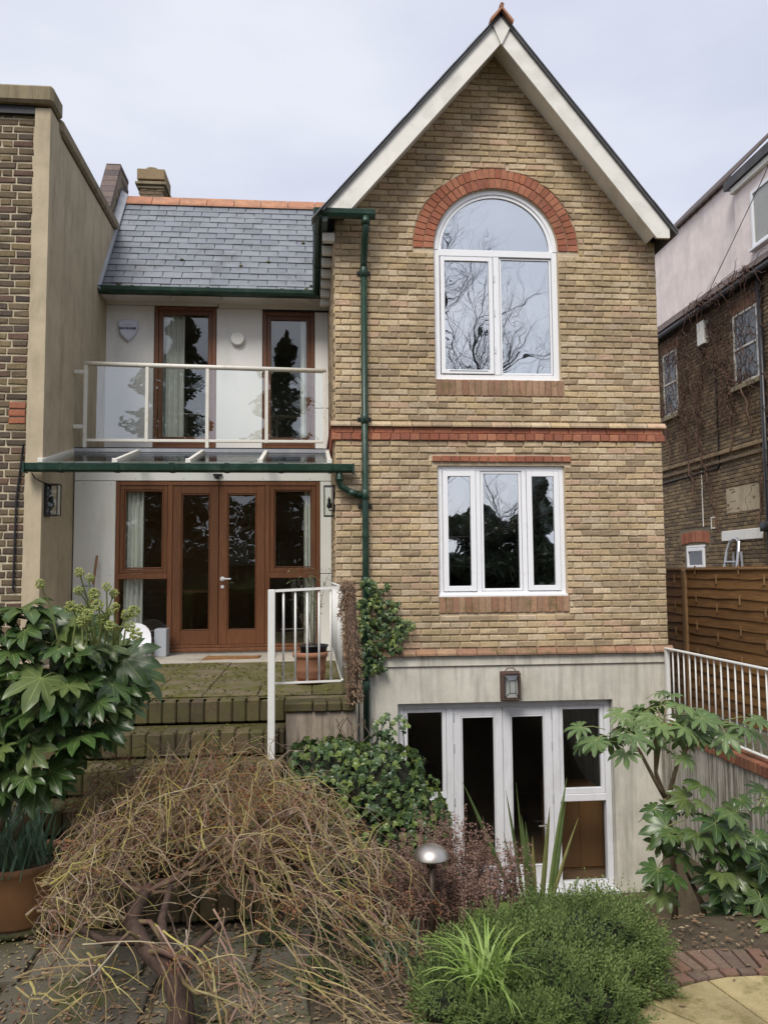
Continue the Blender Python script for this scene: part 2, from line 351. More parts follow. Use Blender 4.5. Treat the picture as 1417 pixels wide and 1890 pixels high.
        for k in range(4):
            l = (k+1) % 4; s.face([a+k, a+l, m+l, m+k]); s.face([m+k, m+l, f+l, f+k])
        s.face([f, f+1, f+2, f+3]); return s
    def mesh(s, name, mat, smooth=False):
        me = bpy.data.meshes.new(name); me.from_pydata(s.V, [], s.F)
        for m in (mat if isinstance(mat, (list, tuple)) else [mat]): me.materials.append(MATS[m])
        at = me.attributes.new('rnd', 'FLOAT', 'FACE'); at.data.foreach_set('value', s.A)
        if s.uv:
            ul = me.uv_layers.new(name='UVMap'); fl = []
            for u in s.U:
                for p in u: fl.extend(p)
            ul.data.foreach_set('uv', fl)
        if smooth: me.polygons.foreach_set('use_smooth', [True]*len(me.polygons))
        me.update(); return me
    def build(s, name, mat, parent=None, smooth=False, label=None, kind=None):
        o = wloc(parent)
        if parent is not None and o.length > 0: s.V = [(x-o.x, y-o.y, z-o.z) for x, y, z in s.V]
        ob = bpy.data.objects.new(name, s.mesh(name, mat, smooth)); COL.objects.link(ob); ob.parent = parent
        if label: ob['label'] = label
        if kind: ob['kind'] = kind
        return ob

def wloc(o):
    v = Vector((0, 0, 0))
    while o is not None: v = v+o.location; o = o.parent
    return v
def thing(name, label, cat, loc=(0, 0, 0), group=None):
    o = bpy.data.objects.new(name, None); o.location = loc; o.empty_display_size = .1; COL.objects.link(o)
    return tag(o, label, cat, group)
def tag(o, label, cat, group=None):
    o['label'] = label; o['category'] = cat
    if group: o['group'] = group
    return o
def struct(o, label=None):
    o['kind'] = 'structure'
    if label: o['label'] = label
    return o
def inst(name, me, loc, parent=None, rot=(0, 0, 0), scale=1.):
    o = bpy.data.objects.new(name, me); o.location = Vector(loc)-wloc(parent); o.rotation_euler = rot
    o.scale = (scale,)*3 if isinstance(scale, (int, float)) else scale
    o.parent = parent; COL.objects.link(o); return o
FRONT = lambda y: (lambda u, v, w: (u, y-w, v))          # wall that looks at -Y
LEFTW = lambda x: (lambda u, v, w: (x-w, -u, v))         # wall that looks at -X (u = -Y)
RIGHTW = lambda x: (lambda u, v, w: (x+w, u, v))         # wall that looks at +X (u = Y)
def sstep(a, b, x):
    t = max(0., min(1., (x-a)/(b-a))); return t*t*(3-2*t)
# ================================================================== GROUND (setting)
def gh(x, y):
    t = sstep(4.95, 7.0, y)*sstep(.05, .75, x)*(1-sstep(4.05, 4.12, x))
    return -1.5*t
def n2(x, y):
    return .5*math.sin(x*5.1+1.3*math.sin(y*3.7))+.5*math.sin(y*6.3+1.7*math.sin(x*4.1+2))
g = MB(); GX = [-4+.1*i for i in range(96)]; GY = [1.5+.1*i for i in range(80)]+[10, 11, 12, 13, 14, 15.5]
base = g.add([(x, y, gh(x, y)+.012*n2(x, y)*(1 if y < 7 else .2)-.012) for y in GY for x in GX])
for j in range(len(GY)-1):
    for i in range(len(GX)-1):
        a = base+j*len(GX)+i; g.face([a, a+1, a+1+len(GX), a+len(GX)])
B = 220
for (x0, x1, y0, y1) in ((-B, B, -B, 1.5), (-B, B, GY[-1], B), (-B, GX[0], 1.5, GY[-1]), (GX[-1], B, 1.5, GY[-1])):
    b = g.add([(x0, y0, -.012), (x1, y0, -.012), (x1, y1, -.012), (x0, y1, -.012)]); g.face([b, b+1, b+2, b+3])
struct(g.build('ground', 'soil', smooth=True))

# ================================================================== THE HOUSE
HX0, HX1, HY = .29, 4.18, 9.3
house = thing('brick_house', 'buff brick house with steep white-edged gable, arched window and white panelled side wing', 'house', (HX0, HY, -1.5))
TL, TR, RX = 1.159, 1.258, 2.235       # roof pitches and ridge position
zt = lambda x, top: top-(TL*(RX-x) if x < RX else TR*(x-RX))
AC, AZ, AR = 2.2175, 6.0, .7525        # window arch
b = MB(); D = (0, .22, 0)
def slab(x0, x1, z0, z1): b.box(x0, x1, HY, HY+.22, z0, z1)
slab(HX0, HX1, 1.2, 1.875); slab(HX0, 1.475, 1.875, 3.40); slab(2.985, HX1, 1.875, 3.40); slab(HX0, HX1, 3.40, 4.42)
slab(HX0, 1.465, 4.42, AZ); slab(2.97, HX1, 4.42, AZ)
arcL = [(AC-AR*math.cos(i*math.pi/2/14), HY, AZ+AR*math.sin(i*math.pi/2/14)) for i in range(15)]
arcR = [(AC+AR*math.cos(i*math.pi/2/14), HY, AZ+AR*math.sin(i*math.pi/2/14)) for i in range(15)]
b.prism([(HX0, HY, AZ)]+arcL+[(AC, HY, zt(AC, 8.55)), (HX0, HY, zt(HX0, 8.55))], D)
b.prism([(AC, HY, AZ+AR)]+arcR[::-1][1:]+[(HX1, HY, AZ), (HX1, HY, zt(HX1, 8.55)), (RX, HY, 8.55), (AC, HY, zt(AC, 8.55))], D)
b.box(HX0, HX0+.22, HY+.22, 15, 1.2, 6.3); b.box(HX1-.22, HX1, HY+.22, 15, 1.2, 6.1)
b.build('wall', 'mortar', house)

# --- facing bricks
CP = .0751
holes = [(1.475, 2.985, 1.875, 3.40), (1.465, 2.97, 4.42, AZ), (1.475, 3.0, 1.69, 1.875), (1.473, 3.002, 4.224, 4.42), (1.412, 3.061, 3.40, 3.512)]
quads = []; crown = []
def course(v0, v1, odd):
    # free intervals of this course, as (L0, L1, R0, R1)
    iv = [[HX0, HX0, HX1, HX1]]
    if v1 > 6.05:
        f = lambda v: (RX-(8.55-v)/TL, RX+(8.55-v)/TR)
        (l0, r0), (l1, r1) = f(v0), f(v1); iv = [[max(HX0, l0), max(HX0, l1), min(HX1, r0), min(HX1, r1)]]
    cuts = []
    for (x0, x1, z0, z1) in holes:
        if min(v1, z1)-max(v0, z0) > .03: cuts.append((x0, x0, x1, x1))
    if v1 > AZ+.01 and v0 < AZ+1.0:
        h = lambda v: math.sqrt(max(0, 1.005**2-max(0, v-AZ)**2))
        h0, h1 = h(v0), h(v1)
        if v1 > AZ+1.0: cuts.append((AC-h0, AC-h0, AC+h0, AC+h0)); crown.append((AC-h0, AC+h0, AZ+1.008, v1))
        else: cuts.append((AC-h0, AC-h1, AC+h0, AC+h1))
    for (a0, a1, c0, c1) in cuts:
        new = []
        for (l0, l1, r0, r1) in iv:
            if c0 <= l0 or a0 >= r0: new.append([l0, l1, r0, r1]); continue
            new.append([l0, l1, min(a0, r0), min(a1, r1)]); new.append([max(c0, l0), max(c1, l1), r0, r1])
        iv = new
    x = HX1 - (0 if not odd else .1125) ; edges = []
    if odd: edges.append((HX1-.1025, HX1))
    while x > HX0-.3: edges.append((x-.215, x)); x -= .225
    for (l0, l1, r0, r1) in iv:
        for (p, q) in edges:
            a0, a1, b0, b1 = max(p, l0+.004), max(p, l1+.004), min(q, r0-.004), min(q, r1-.004)
            if max(b0-a0, b1-a1) < .035: continue
            b0 = max(b0, a0+.004); b1 = max(b1, a1+.004)
            quads.append((a0, b0, b1, a1, v0+.006, v1-.006, (b0-a0 > .212 and b1-a1 > .212)))
for i in range(32): course(1.288+i*CP, 1.288+(i+1)*CP, i % 2)
for i in range(62):
    v = 3.917+i*CP
    if v < 8.45: course(v, v+CP, (i+1) % 2)
for (x0, x1, z0, z1) in crown:
    k = max(1, round((x1-x0)/.225)); w = (x1-x0)/k
    if z1-z0 > .02: quads.extend([(x0+i*w+.004, x0+(i+1)*w-.004, x0+(i+1)*w-.004, x0+i*w+.004, z0, z1-.006, False) for i in range(k)])
cen = lambda q: math.hypot((q[0]+q[1])/2, (q[4]+q[5])/2-2.15)
full = sorted([q for q in quads if q[6]], key=cen)
single = set(id(q) for q in full[:300])
bv = []
for k in range(6):
    m = MB(); m.brick((-.1075, .1075, .1075, -.1075, -.0315, .0315), -.002, +.019, FRONT(0), .008, .0045, r=0.); bv.append(m.mesh('brick', 'stock_brick'))
rest = MB()
for q in quads:
    if id(q) in single: inst('brick', rng.choice(bv), ((q[0]+q[1])/2, HY, (q[4]+q[5])/2), house)
    else: rest.brick(q[:6], -.002, .019, FRONT(HY), .008, .0045)
# side wall of the gabled block (seen edge-on from the left) and right flank
for fn, sgn in ((LEFTW(HX0), -1), (RIGHTW(HX1), 1)):
    for i in range(66):
        v = 1.288+i*CP
        if v > 6.2: break
        yy = HY+.02+(.1125 if i % 2 else 0)
        while yy < 12.0:
            u0, u1 = (yy, yy+.215) if sgn > 0 else (-yy-.215, -yy)
            rest.brick((u0, u1, u1, u0, v+.005, v+CP-.005), -.002, .012, fn); yy += .225
rest.build('brickwork', 'stock_brick', house, kind='stuff')
# --- red dressings, each brick its own piece
def piece(name, q, w1, mat, y=HY, bvl=.005):
    m = MB(); m.brick(q, -.002, w1, FRONT(y), bvl); m.build(name, mat, house)
for ringi, (ra, rb, n) in enumerate(((.757, .874, 34), (.882, 1.0, 38))):
    for k in range(n):
        a0 = math.pi*(k+.045)/n; a1 = math.pi*(k+.955)/n; m = MB(); m.r = rng.random()
        pp = [(AC+r*math.cos(a), AZ+r*math.sin(a)) for r, a in ((ra, a0), (rb, a0), (rb, a1), (ra, a1))]
        cx = sum(p[0] for p in pp)/4; cz = sum(p[1] for p in pp)/4
        ins = [(p[0]+(cx-p[0])*.08, p[1]+(cz-p[1])*.08) for p in pp]
        A = m.add([(x, HY+.05, z) for x, z in pp]); Bq = m.add([(x, HY-.010, z) for x, z in pp]); Cq = m.add([(x, HY-.015, z) for x, z in ins])
        for t in range(4):
            l = (t+1) % 4; m.face([A+t, A+l, Bq+l, Bq+t]); m.face([Bq+t, Bq+l, Cq+l, Cq+t])
        m.face([Cq, Cq+1, Cq+2, Cq+3]); m.build('arch_brick', 'red_brick', house)
for (x0, x1, z0, z1) in ((1.475, 3.0, 1.69, 1.872), (1.473, 3.002, 4.226, 4.417)):
    n = 20; w = (x1-x0)/n
    for k in range(n): piece('sill_brick', (x0+k*w+.004, x0+(k+1)*w-.004, x0+(k+1)*w-.004, x0+k*w+.004, z0, z1), .016+(.004 if k % 3 else 0), 'weathered_red_brick')
n = 15; w = (3.061-1.412)/n
for k in range(n): piece('lintel_brick', (1.412+k*w+.004, 1.412+(k+1)*w-.004, 1.412+(k+1)*w-.004, 1.412+k*w+.004, 3.442, 3.512), .03, 'red_brick')
BX0, BX1 = HX0-.04, HX1+.035
n = 35; w = (BX1-BX0)/n
for k in range(n): piece('band_brick', (BX0+k*w+.004, BX0+(k+1)*w-.004, BX0+(k+1)*w-.004, BX0+k*w+.004, 3.692, 3.768), .038, 'red_brick')
n = 17; w = (BX1-.02-BX0-.02)/n
for k in range(n): piece('band_brick', (BX0+.02+k*w+.003, BX0+.02+(k+1)*w-.003, BX0+.02+(k+1)*w-.003, BX0+.02+k*w+.003, 3.775, 3.842), .02, 'red_brick')
def cant(name, z0, z1, n, x0, x1, proj, mat):
    w = (x1-x0)/n
    for k in range(n):
        a, c = x0+k*w+.004, x0+(k+1)*w-.004; m = MB(); m.r = rng.random(); zc = z0+(z1-z0)*.3; j = rng.uniform(-.002, .002)
        m.prism([(a, HY-.002, z0), (a, HY-proj, z0+j), (a, HY-proj, zc+j), (a, HY-.012, z1), (a, HY+.01, z1), (a, HY+.01, z0)][::-1], (c-a, 0, 0)); m.build(name, mat, house)
cant('cant_brick', 3.849, 3.912, 17, BX0-.015, BX1+.015, .055, 'stock_brick')
cant('plinth_brick', 1.209, 1.283, 17, HX0-.03, HX1+.05, .055, 'weathered_red_brick')
m = MB()                                       # band returns on the left flank
m.box(HX0-.045, HX0+.0, HY-.02, 11.9, 3.692, 3.842); m.box(HX0-.06, HX0+.0, HY-.02, 11.9, 3.849, 3.90); m.build('band_return', 'red_brick', house)

# --- concrete basement storey
b = MB(); BZ = -1.52
b.box(HX0+.07, .985, HY+.01, HY+.3, BZ, 1.08); b.box(3.492, HX1-.02, HY+.01, HY+.3, BZ, 1.08); b.box(.985, 3.492, HY+.01, HY+.3, .672, 1.08)
b.bbox(HX0+.05, HX1-.0, HY-.012, HY+.28, 1.084, 1.206, .008)
b.build('basement_wall', 'concrete', house)

# --- gable roof: planes, barge boards, ridge tiles
b = MB()
for s, T, xe in ((-1, TL, .13), (1, TR, 4.30)):
    n_ = Vector((s*T, 0, 1)).normalized()*.03
    z1 = 8.695; ze = z1-T*abs(xe-RX)
    p = [(RX, 8.90, z1), (xe, 8.90, ze), (xe, 15, ze), (RX, 15, z1)]
    b.prism([Vector(q) for q in (p if s < 0 else p[::-1])], -n_)
b.build('roof', 'dark_roof', house)
vs = []
for k in range(3):
    m = MB(); m.r = 0; m.bbox(-.12, .12, 0, .2, 0, .008+.002*k, .002); vs.append(m.mesh('verge_slate', 'slate'))
for s, T, xe in ((-1, TL, .12), (1, TR, 4.31)):      # slates along the verge
    ln = math.hypot(1, T); x = 0.12
    while x < abs(xe-RX)-.02:
        ang = math.atan(T); px = RX+s*(x+.06)
        inst('verge_slate', rng.choice(vs), (px, 8.885, 8.698-T*(x+.06)), house, (0, s*ang, 0)); x += .15
for s, T, xe, zcut in ((-1, TL, .20, 6.275), (1, TR, 4.206, 6.05)):
    up_, lo = 8.665, 8.33; g_ = .012*s
    if s < 0: pts = [(RX+g_, 8.93, lo), (RX+g_, 8.93, up_), (RX-(up_-zcut)/T, 8.93, zcut), (RX-(lo-zcut)/T, 8.93, zcut)]
    else: pts = [(RX+g_, 8.93, up_), (RX+g_, 8.93, lo), (RX+(lo-zcut)/T, 8.93, zcut), (xe, 8.93, zcut), (xe, 8.93, up_-T*(xe-RX))]
    m = MB(); m.prism(pts, (0, .035, 0)); m.build('barge_board', 'barge_paint', house)
    m = MB(); e = RX+s*1.95                       # soffit board behind the barge board
    z0, z1 = lo-.0, lo-T*1.83; m.prism([(RX, 8.966, z0+.09), (RX+s*1.83, 8.966, z1+.09), (RX+s*1.83, HY-.014, z1+.09), (RX, HY-.014, z0+.09)], (0, 0, .02)); m.build('soffit_board', 'barge_paint', house)
m = MB(); m.prism([(RX-.10, 8.925, 8.56), (RX-.005, 8.925, 8.32), (RX+.005, 8.925, 8.32), (RX+.115, 8.925, 8.545), (RX, 8.925, 8.68)], (0, -.02, 0)); m.build('apex_board', 'barge_paint', house)
for k in range(14):
    y0 = 8.84+k*.43; m = MB(); m.r = rng.random(); t = .022
    m.prism([(RX, y0, 8.75), (RX-.14, y0, 8.75-.14*TL), (RX-.13, y0, 8.75-.14*TL-.03), (RX, y0, 8.715), (RX+.13, y0, 8.75-.14*TR-.03), (RX+.14, y0, 8.75-.14*TR)], (0, .42, 0))
    m.tube([(RX, y0-.004, 8.76), (RX, y0+.42, 8.76)], .026, 10); m.build('ridge_tile', 'tile_terracotta', house)
m = MB(); m.tube([(RX, 8.834, 8.76), (RX, 8.84, 8.76)], .010, 8); m.build('ridge_hole', 'black_metal', house)

# --- left wing slate roof
EY, EZ, RY, RZ = 11.60, 6.22, 13.1, 8.24
pit = math.atan2(RZ-EZ, RY-EY); sl = math.hypot(RZ-EZ, RY-EY)
b = MB(); b.prism([(-3.0, EY, EZ-.02), (.62, EY, EZ-.02), (.62, RY, RZ-.02), (-3.0, RY, RZ-.02)], (0, .02, -.05))
b.prism([(-3.0, RY, RZ-.02), (.62, RY, RZ-.02), (.62, RY+1.5, EZ), (-3.0, RY+1.5, EZ)], (0, -.02, -.05))
wroof = b.build('wing_roof', 'dark_roof', house)
sv = []
for k in range(4):
    m = MB(); m.r = 0; j = [rng.uniform(-.003, .003) for _ in range(4)]
    z = .016; t = .009
    A = m.add([(-.1325, j[0], z+t), (.1325, j[1], z+t), (.1325, .24, t), (-.1325, .24, t), (-.1325, j[0], z), (.1325, j[1], z), (.1325, .24, 0), (-.1325, .24, 0)])
    for f in ((0, 1, 2, 3), (0, 4, 5, 1), (1, 5, 6, 2), (3, 7, 4, 0)): m.face([A+i for i in f])
    sv.append(m.mesh('slate', 'slate'))
nc = 16; gs = sl/nc; lw = wroof
for i in range(nc):
    d = i*gs-.03; x = -2.96+(.1375 if i % 2 else 0)+.1375
    if i % 2: # half slate at the verge
        inst('slate', rng.choice(sv), (-2.96+.07, EY+d*math.cos(pit), EZ+d*math.sin(pit)), lw, (pit, 0, 0), (.5, 1, 1))
    while x < .5:
        inst('slate', rng.choice(sv), (x, EY+d*math.cos(pit)+rng.uniform(-.004, .004), EZ+d*math.sin(pit)+rng.uniform(0, .003)), lw, (pit+rng.uniform(-.004, .004), rng.uniform(-.004, .004), rng.uniform(-.008, .008))); x += .2755
for k in range(8):
    x0 = -2.96+k*.435; m = MB(); m.r = rng.random()
    m.prism([(x0, RY-.15, RZ-.13), (x0, RY-.14, RZ-.095), (x0, RY-.02, RZ+.055), (x0, RY+.02, RZ+.06), (x0, RY+.16, RZ-.12)][::-1], (.425, 0, 0)); m.build('ridge_tile', 'tile_terracotta', house)
for (px, d) in ((-1.02, .62), (.02, .14), (-.05, .06), (-.1, 1.3), (-1.9, .75), (-.62, .75), (-2.6, .03), (-2.72, .06), (-2.5, .02)):   # moss cushions
    m = MB(); m.lathe([(.03, 0), (.028, .012), (.016, .022), (.001, .025)], px, EY+d*math.cos(pit)-.01, 7, EZ+d*math.sin(pit)+.02); m.build('moss_cushion', 'moss_tuft', house, True)
# lead flashing and raking brick parapet on the left of the slates
m = MB(); m.prism([(-3.035, EY-.12, EZ+.0), (-2.93, EY-.12, EZ-.06), (-2.93, RY, RZ+.05), (-3.035, RY, RZ+.12)], (0, -.02, .03)); m.build('lead_flashing', 'lead', house)

# --- left wing walls and panels
UY, LY = 12.0, 10.5
b = MB()
b.box(-2.98, -2.28, UY+.03, UY+.2, 3.7, 6.5); b.box(-1.38, -.70, UY+.03, UY+.2, 3.7, 6.5); b.box(.07, HX0, UY+.03, UY+.2, 3.7, 6.5)
b.box(-2.28, -1.38, UY+.03, UY+.2, 6.12, 6.5); b.box(-.70, .07, UY+.03, UY+.2, 6.07, 6.5); b.box(-2.28, -1.38, UY+.03, UY+.2, 3.7, 3.95); b.box(-.70, .07, UY+.03, UY+.2, 3.7, 3.95)
b.box(-2.96, -2.45, LY+.03, LY+.2, 1.1, 3.75); b.box(.13, HX0, LY+.03, LY+.2, 1.1, 3.75); b.box(-2.45, .13, LY+.03, LY+.2, 3.345, 3.75); b.box(-2.45, .13, LY+.03, LY+.2, 1.0, 1.17)
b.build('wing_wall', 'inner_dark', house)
for (x0, x1, y, z0, z1) in ((-2.975, -2.285, UY, 3.80, 6.125), (-1.376, -.705, UY, 3.80, 6.105), (.075, HX0-.016, UY, 4.62, 6.075), (.075, HX0-.016, UY, 3.80, 4.61),
                            (-2.975, -1.36, UY-.004, 6.131, 6.30), (-1.35, HX0-.016, UY-.004, 6.111, 6.30),
                            (-2.955, -2.446, LY, 1.17, 3.345), (-2.955, HX0-.016, LY-.004, 3.352, 3.60), (.13, HX0-.016, LY, 2.16, 3.345), (.13, HX0-.016, LY, 1.17, 2.152)):
    m = MB(); m.bbox(x0, x1, y, y+.028, z0, z1, .004); m.build('cladding_panel', 'white_panel', house)
sm = MB(); sm.tube([(0, 0, 0), (0, -.004, 0)], .006, 6); sm = sm.mesh('screw', 'lead')
for (x, y, z) in ((-2.84, LY, 3.31), (-2.5, LY, 3.31), (-2.84, LY, 2.15), (-2.5, LY, 2.15), (-2.84, LY-.004, 3.40), (-2.2, LY-.004, 3.38), (-1.6, LY-.004, 3.38), (-.6, LY-.004, 3.38), (.0, LY-.004, 3.38), (.2, LY, 2.2), (.2, LY, 2.1), (-2.84, UY, 3.86)):
    inst('screw', sm, (x, y, z), house)
# balcony deck between the lower and the upper wall
m = MB(); m.box(-2.96, HX0-.02, LY+.0, UY+.02, 3.62, 3.78); m.build('balcony_deck', 'dark_roof', house)

# --- gutters of the house
def gutter(path_ax, a0, a1, c, z, name, label=None):
    """half-round gutter; path_ax 'x' runs in X at depth c, 'y' runs in Y at X=c"""
    m = MB(); prof = [(-.058, .055), (-.062, .048), (-.055, .0), (-.035, -.035), (0, -.05), (.035, -.035), (.055, .0), (.062, .048), (.058, .055), (.050, .046), (.042, .0), (0, -.036), (-.042, .0), (-.050, .046)]
    if path_ax == 'x': m.prism([(a0, c+p, z+q) for p, q in prof][::-1], (a1-a0, 0, 0))
    else: m.prism([(c+p, a0, z+q) for p, q in prof], (0, a1-a0, 0))
    k = a0+.5
    while k < a1-.2:                             # union brackets
        pr = [(p*1.12, q*1.12) for p, q in prof[:9]]
        if path_ax == 'x': m.prism([(k, c+p, z+q) for p, q in pr][::-1], (.05, 0, 0))
        else: m.prism([(c+p, k, z+q) for p, q in pr], (0, .05, 0))
        k += 1.05
    return m.build(name, 'green_paint', house)
gutter('x', -3.02, .12, EY-.07, EZ-.04, 'eaves_gutter')
gutter('y', 8.95, 11.62, .10, 6.235, 'eaves_gutter')
gutter('x', .05, .745, 8.99, 6.235, 'eaves_gutter')
m = MB(); m.box(.14, .20, 8.96, 11.7, 6.14, 6.30); m.build('fascia_board', 'green_paint', house)
for k in range(7):
    m = MB(); m.bbox(.15, HX0, 9.25+k*.38, 9.33+k*.38, 6.03, 6.135); m.build('rafter_end', 'barge_paint', house)
for x in (-2.78, -1.98, -1.28, -.6, -.0):
    m = MB(); m.lathe([(.0, 0), (.026, 0), (.026, .05), (.018, .06)], x, EY+.12, 10, EZ-.10); m.build('soffit_light', 'white_upvc', house)
m = MB(); m.box(-2.98, .26, EY-.0, UY+.02, EZ-.045, EZ-.03); m.build('eaves_soffit', 'white_panel', house)

# --- windows
def pane(x0, x1, z0, z1, y, mat, parent): m = MB(); m.box(x0, x1, y, y+.008, z0, z1); return m.build('pane', mat, parent)
# arched window
wy = HY+.035
m = MB(); m.bbox(1.467, 1.535, wy, wy+.06, 4.42, AZ, .004); m.bbox(2.900, 2.968, wy, wy+.06, 4.42, AZ, .004)
m.bbox(1.535, 2.90, wy+.0015, wy+.0585, 4.42, 4.487, .004); m.bbox(1.535, 2.90, wy-.006, wy+.066, 5.925, 6.005, .004); m.bbox(2.185, 2.255, wy-.003, wy+.063, 4.487, 5.925, .004)
def arcframe(r0, r1, y0, y1, n=28):
    for k in range(n):
        a, c = math.pi*k/n, math.pi*(k+1)/n
        P = [(AC+r*math.cos(t), y, AZ+.004+r*math.sin(t)) for y in (y0, y1) for r, t in ((r0, a), (r1, a), (r1, c), (r0, c))]
        q = m.add(P); m.face([q, q+1, q+2, q+3]); m.face([q, q+3, q+7, q+4]); m.face([q+1, q+5, q+6, q+2])
arcframe(.70, .75, wy-.004, wy+.06); arcframe(.66, .70, wy+.012, wy+.05)
win = m.build('arched_window', 'white_upvc', house)
m = MB(); m.ring(1.545, 2.176, 4.497, 5.915, .05, wy-.012, wy+.04); m.build('sash', 'white_upvc', win)
m = MB(); m.bbox(1.64, 2.1, wy-.016, wy-.011, 4.53, 4.538, .001); m.build('sash_groove', 'plastic_grey', win)
m = MB(); m.ring(2.262, 2.893, 4.494, 5.918, .022, wy+.012, wy+.05); m.build('bead', 'white_upvc', win)
for z in (4.75, 5.2, 5.62):
    m = MB(); m.bbox(2.187, 2.197, wy-.018, wy-.002, z, z+.09, .002); m.build('hinge', 'white_upvc', win)
pane(1.595, 2.126, 4.547, 5.865, wy+.012, 'coated_glass', win); pane(2.284, 2.871, 4.516, 5.896, wy+.03, 'coated_glass', win)
m = MB(); P = [(AC+.665*math.cos(math.pi*k/24), wy+.03, AZ+.006+.665*math.sin(math.pi*k/24)) for k in range(25)]; m.prism(P, (0, .008, 0)); m.build('pane', 'coated_glass', win)
# three-light window
m = MB(); m.ring(1.477, 2.983, 1.877, 3.398, .055, wy, wy+.06); m.bbox(1.93, 1.985, wy+.003, wy+.057, 1.932, 3.343, .004); m.bbox(2.475, 2.53, wy+.003, wy+.057, 1.932, 3.343, .004)
m.bbox(1.47, 2.995, wy-.04, wy-.001, 1.872, 1.90, .004)
win = m.build('casement_window', 'white_upvc', house)
for (x0, x1) in ((1.537, 1.925), (2.535, 2.923)):
    m = MB(); m.ring(x0, x1, 1.937, 3.338, .062, wy-.012, wy+.04); m.build('sash', 'white_upvc', win); pane(x0+.062, x1-.062, 1.999, 3.276, wy+.012, 'coated_glass', win)
m = MB(); m.ring(1.99, 2.47, 1.937, 3.338, .03, wy+.012, wy+.05); m.build('bead', 'white_upvc', win); pane(2.02, 2.44, 1.967, 3.308, wy+.03, 'coated_glass', win)
# tall brown balcony windows
for (x0, x1, z1) in ((-2.28, -1.38, 6.118), (-.70, .07, 6.068)):
    m = MB(); m.ring(x0+.004, x1-.004, 3.95, z1, .055, UY+.0, UY+.08, wb=.10); win = m.build('balcony_window', 'brown_stain', house)
    m = MB(); m.ring(x0+.062, x1-.062, 4.052, z1-.058, .062, UY+.012, UY+.06, wb=.12); m.build('sash', 'brown_stain', win)
    pane(x0+.12, x1-.12, 4.165, z1-.116, UY+.04, 'window_glass', win)
# brown French doors with side lights
DZ0, DZ1 = 1.235, 3.342
m = MB(); m.ring(-2.444, .126, DZ0, DZ1, .05, LY+.0, LY+.09, wb=.035); m.bbox(-1.80, -1.74, LY+.004, LY+.086, DZ0+.036, DZ1-.05, .004); m.bbox(-.575, -.515, LY+.004, LY+.086, DZ0+.036, DZ1-.05, .004)
m.bbox(-2.40, -1.801, LY+.002, LY+.088, 2.105, 2.175, .004); m.bbox(-.514, .075, LY+.002, LY+.088, 2.105, 2.175, .004)
m.bbox(-2.46, .14, LY-.045, LY+.05, DZ0-.045, DZ0-.002, .006)
dfr = m.build('door_frame', 'brown_stain', house)
for (x0, x1) in ((-1.737, -1.164), (-1.157, -.578)):
    m = MB(); m.ring(x0, x1, DZ0+.038, DZ1-.053, .105, LY+.012, LY+.062, wb=.175, wt=.10); d = m.build('door', 'brown_stain', house)
    m = MB(); m.ring(x0+.107, x1-.107, DZ0+.215, DZ1-.155, .016, LY+.018, LY+.05); m.build('glazing_bead', 'brown_stain_across', d)
    pane(x0+.115, x1-.115, DZ0+.222, DZ1-.162, LY+.035, 'window_glass', d)
m = MB(); m.tube([(-1.11, LY+.012, 2.10), (-1.11, LY-.045, 2.10)], .011, 8); m.tube([(-1.11, LY-.045, 2.10), (-1.0, LY-.048, 2.098)], .010, 8); m.lathe([(0, 0), (.03, 0), (.03, .01), (0, .01)], 0, 0, 14)
nv = len(m.V)-14*4
for i in range(nv, len(m.V)): x, y, z = m.V[i]; m.V[i] = (-1.11+x, LY+.012-z, 2.10+y)
m.build('door_handle', 'plastic_white', d)
m = MB(); m.tube([(-1.11, LY+.012, 2.0), (-1.11, LY+.0, 2.0)], .022, 12); m.build('lock_plate', 'plastic_white', d)
for (x0, x1) in ((-2.392, -1.803), (-.512, .073)):
    m = MB(); m.ring(x0, x1, 2.178, DZ1-.053, .052, LY+.01, LY+.06); win = m.build('side_light', 'brown_stain', house)
    m = MB(); m.ring(x0+.054, x1-.054, 2.234, DZ1-.108, .018, LY+.018, LY+.05); m.build('glazing_bead', 'brown_stain_across', win)
    pane(x0+.06, x1-.06, 2.24, DZ1-.114, LY+.035, 'window_glass', win); pane(x0+.004, x1-.004, DZ0+.037, 2.103, LY+.045, 'window_glass', win)
m = MB(); m.box(-2.45, .13, LY-.02, LY+.09, 1.1, 1.188); m.build('threshold', 'terrace_slab', house)
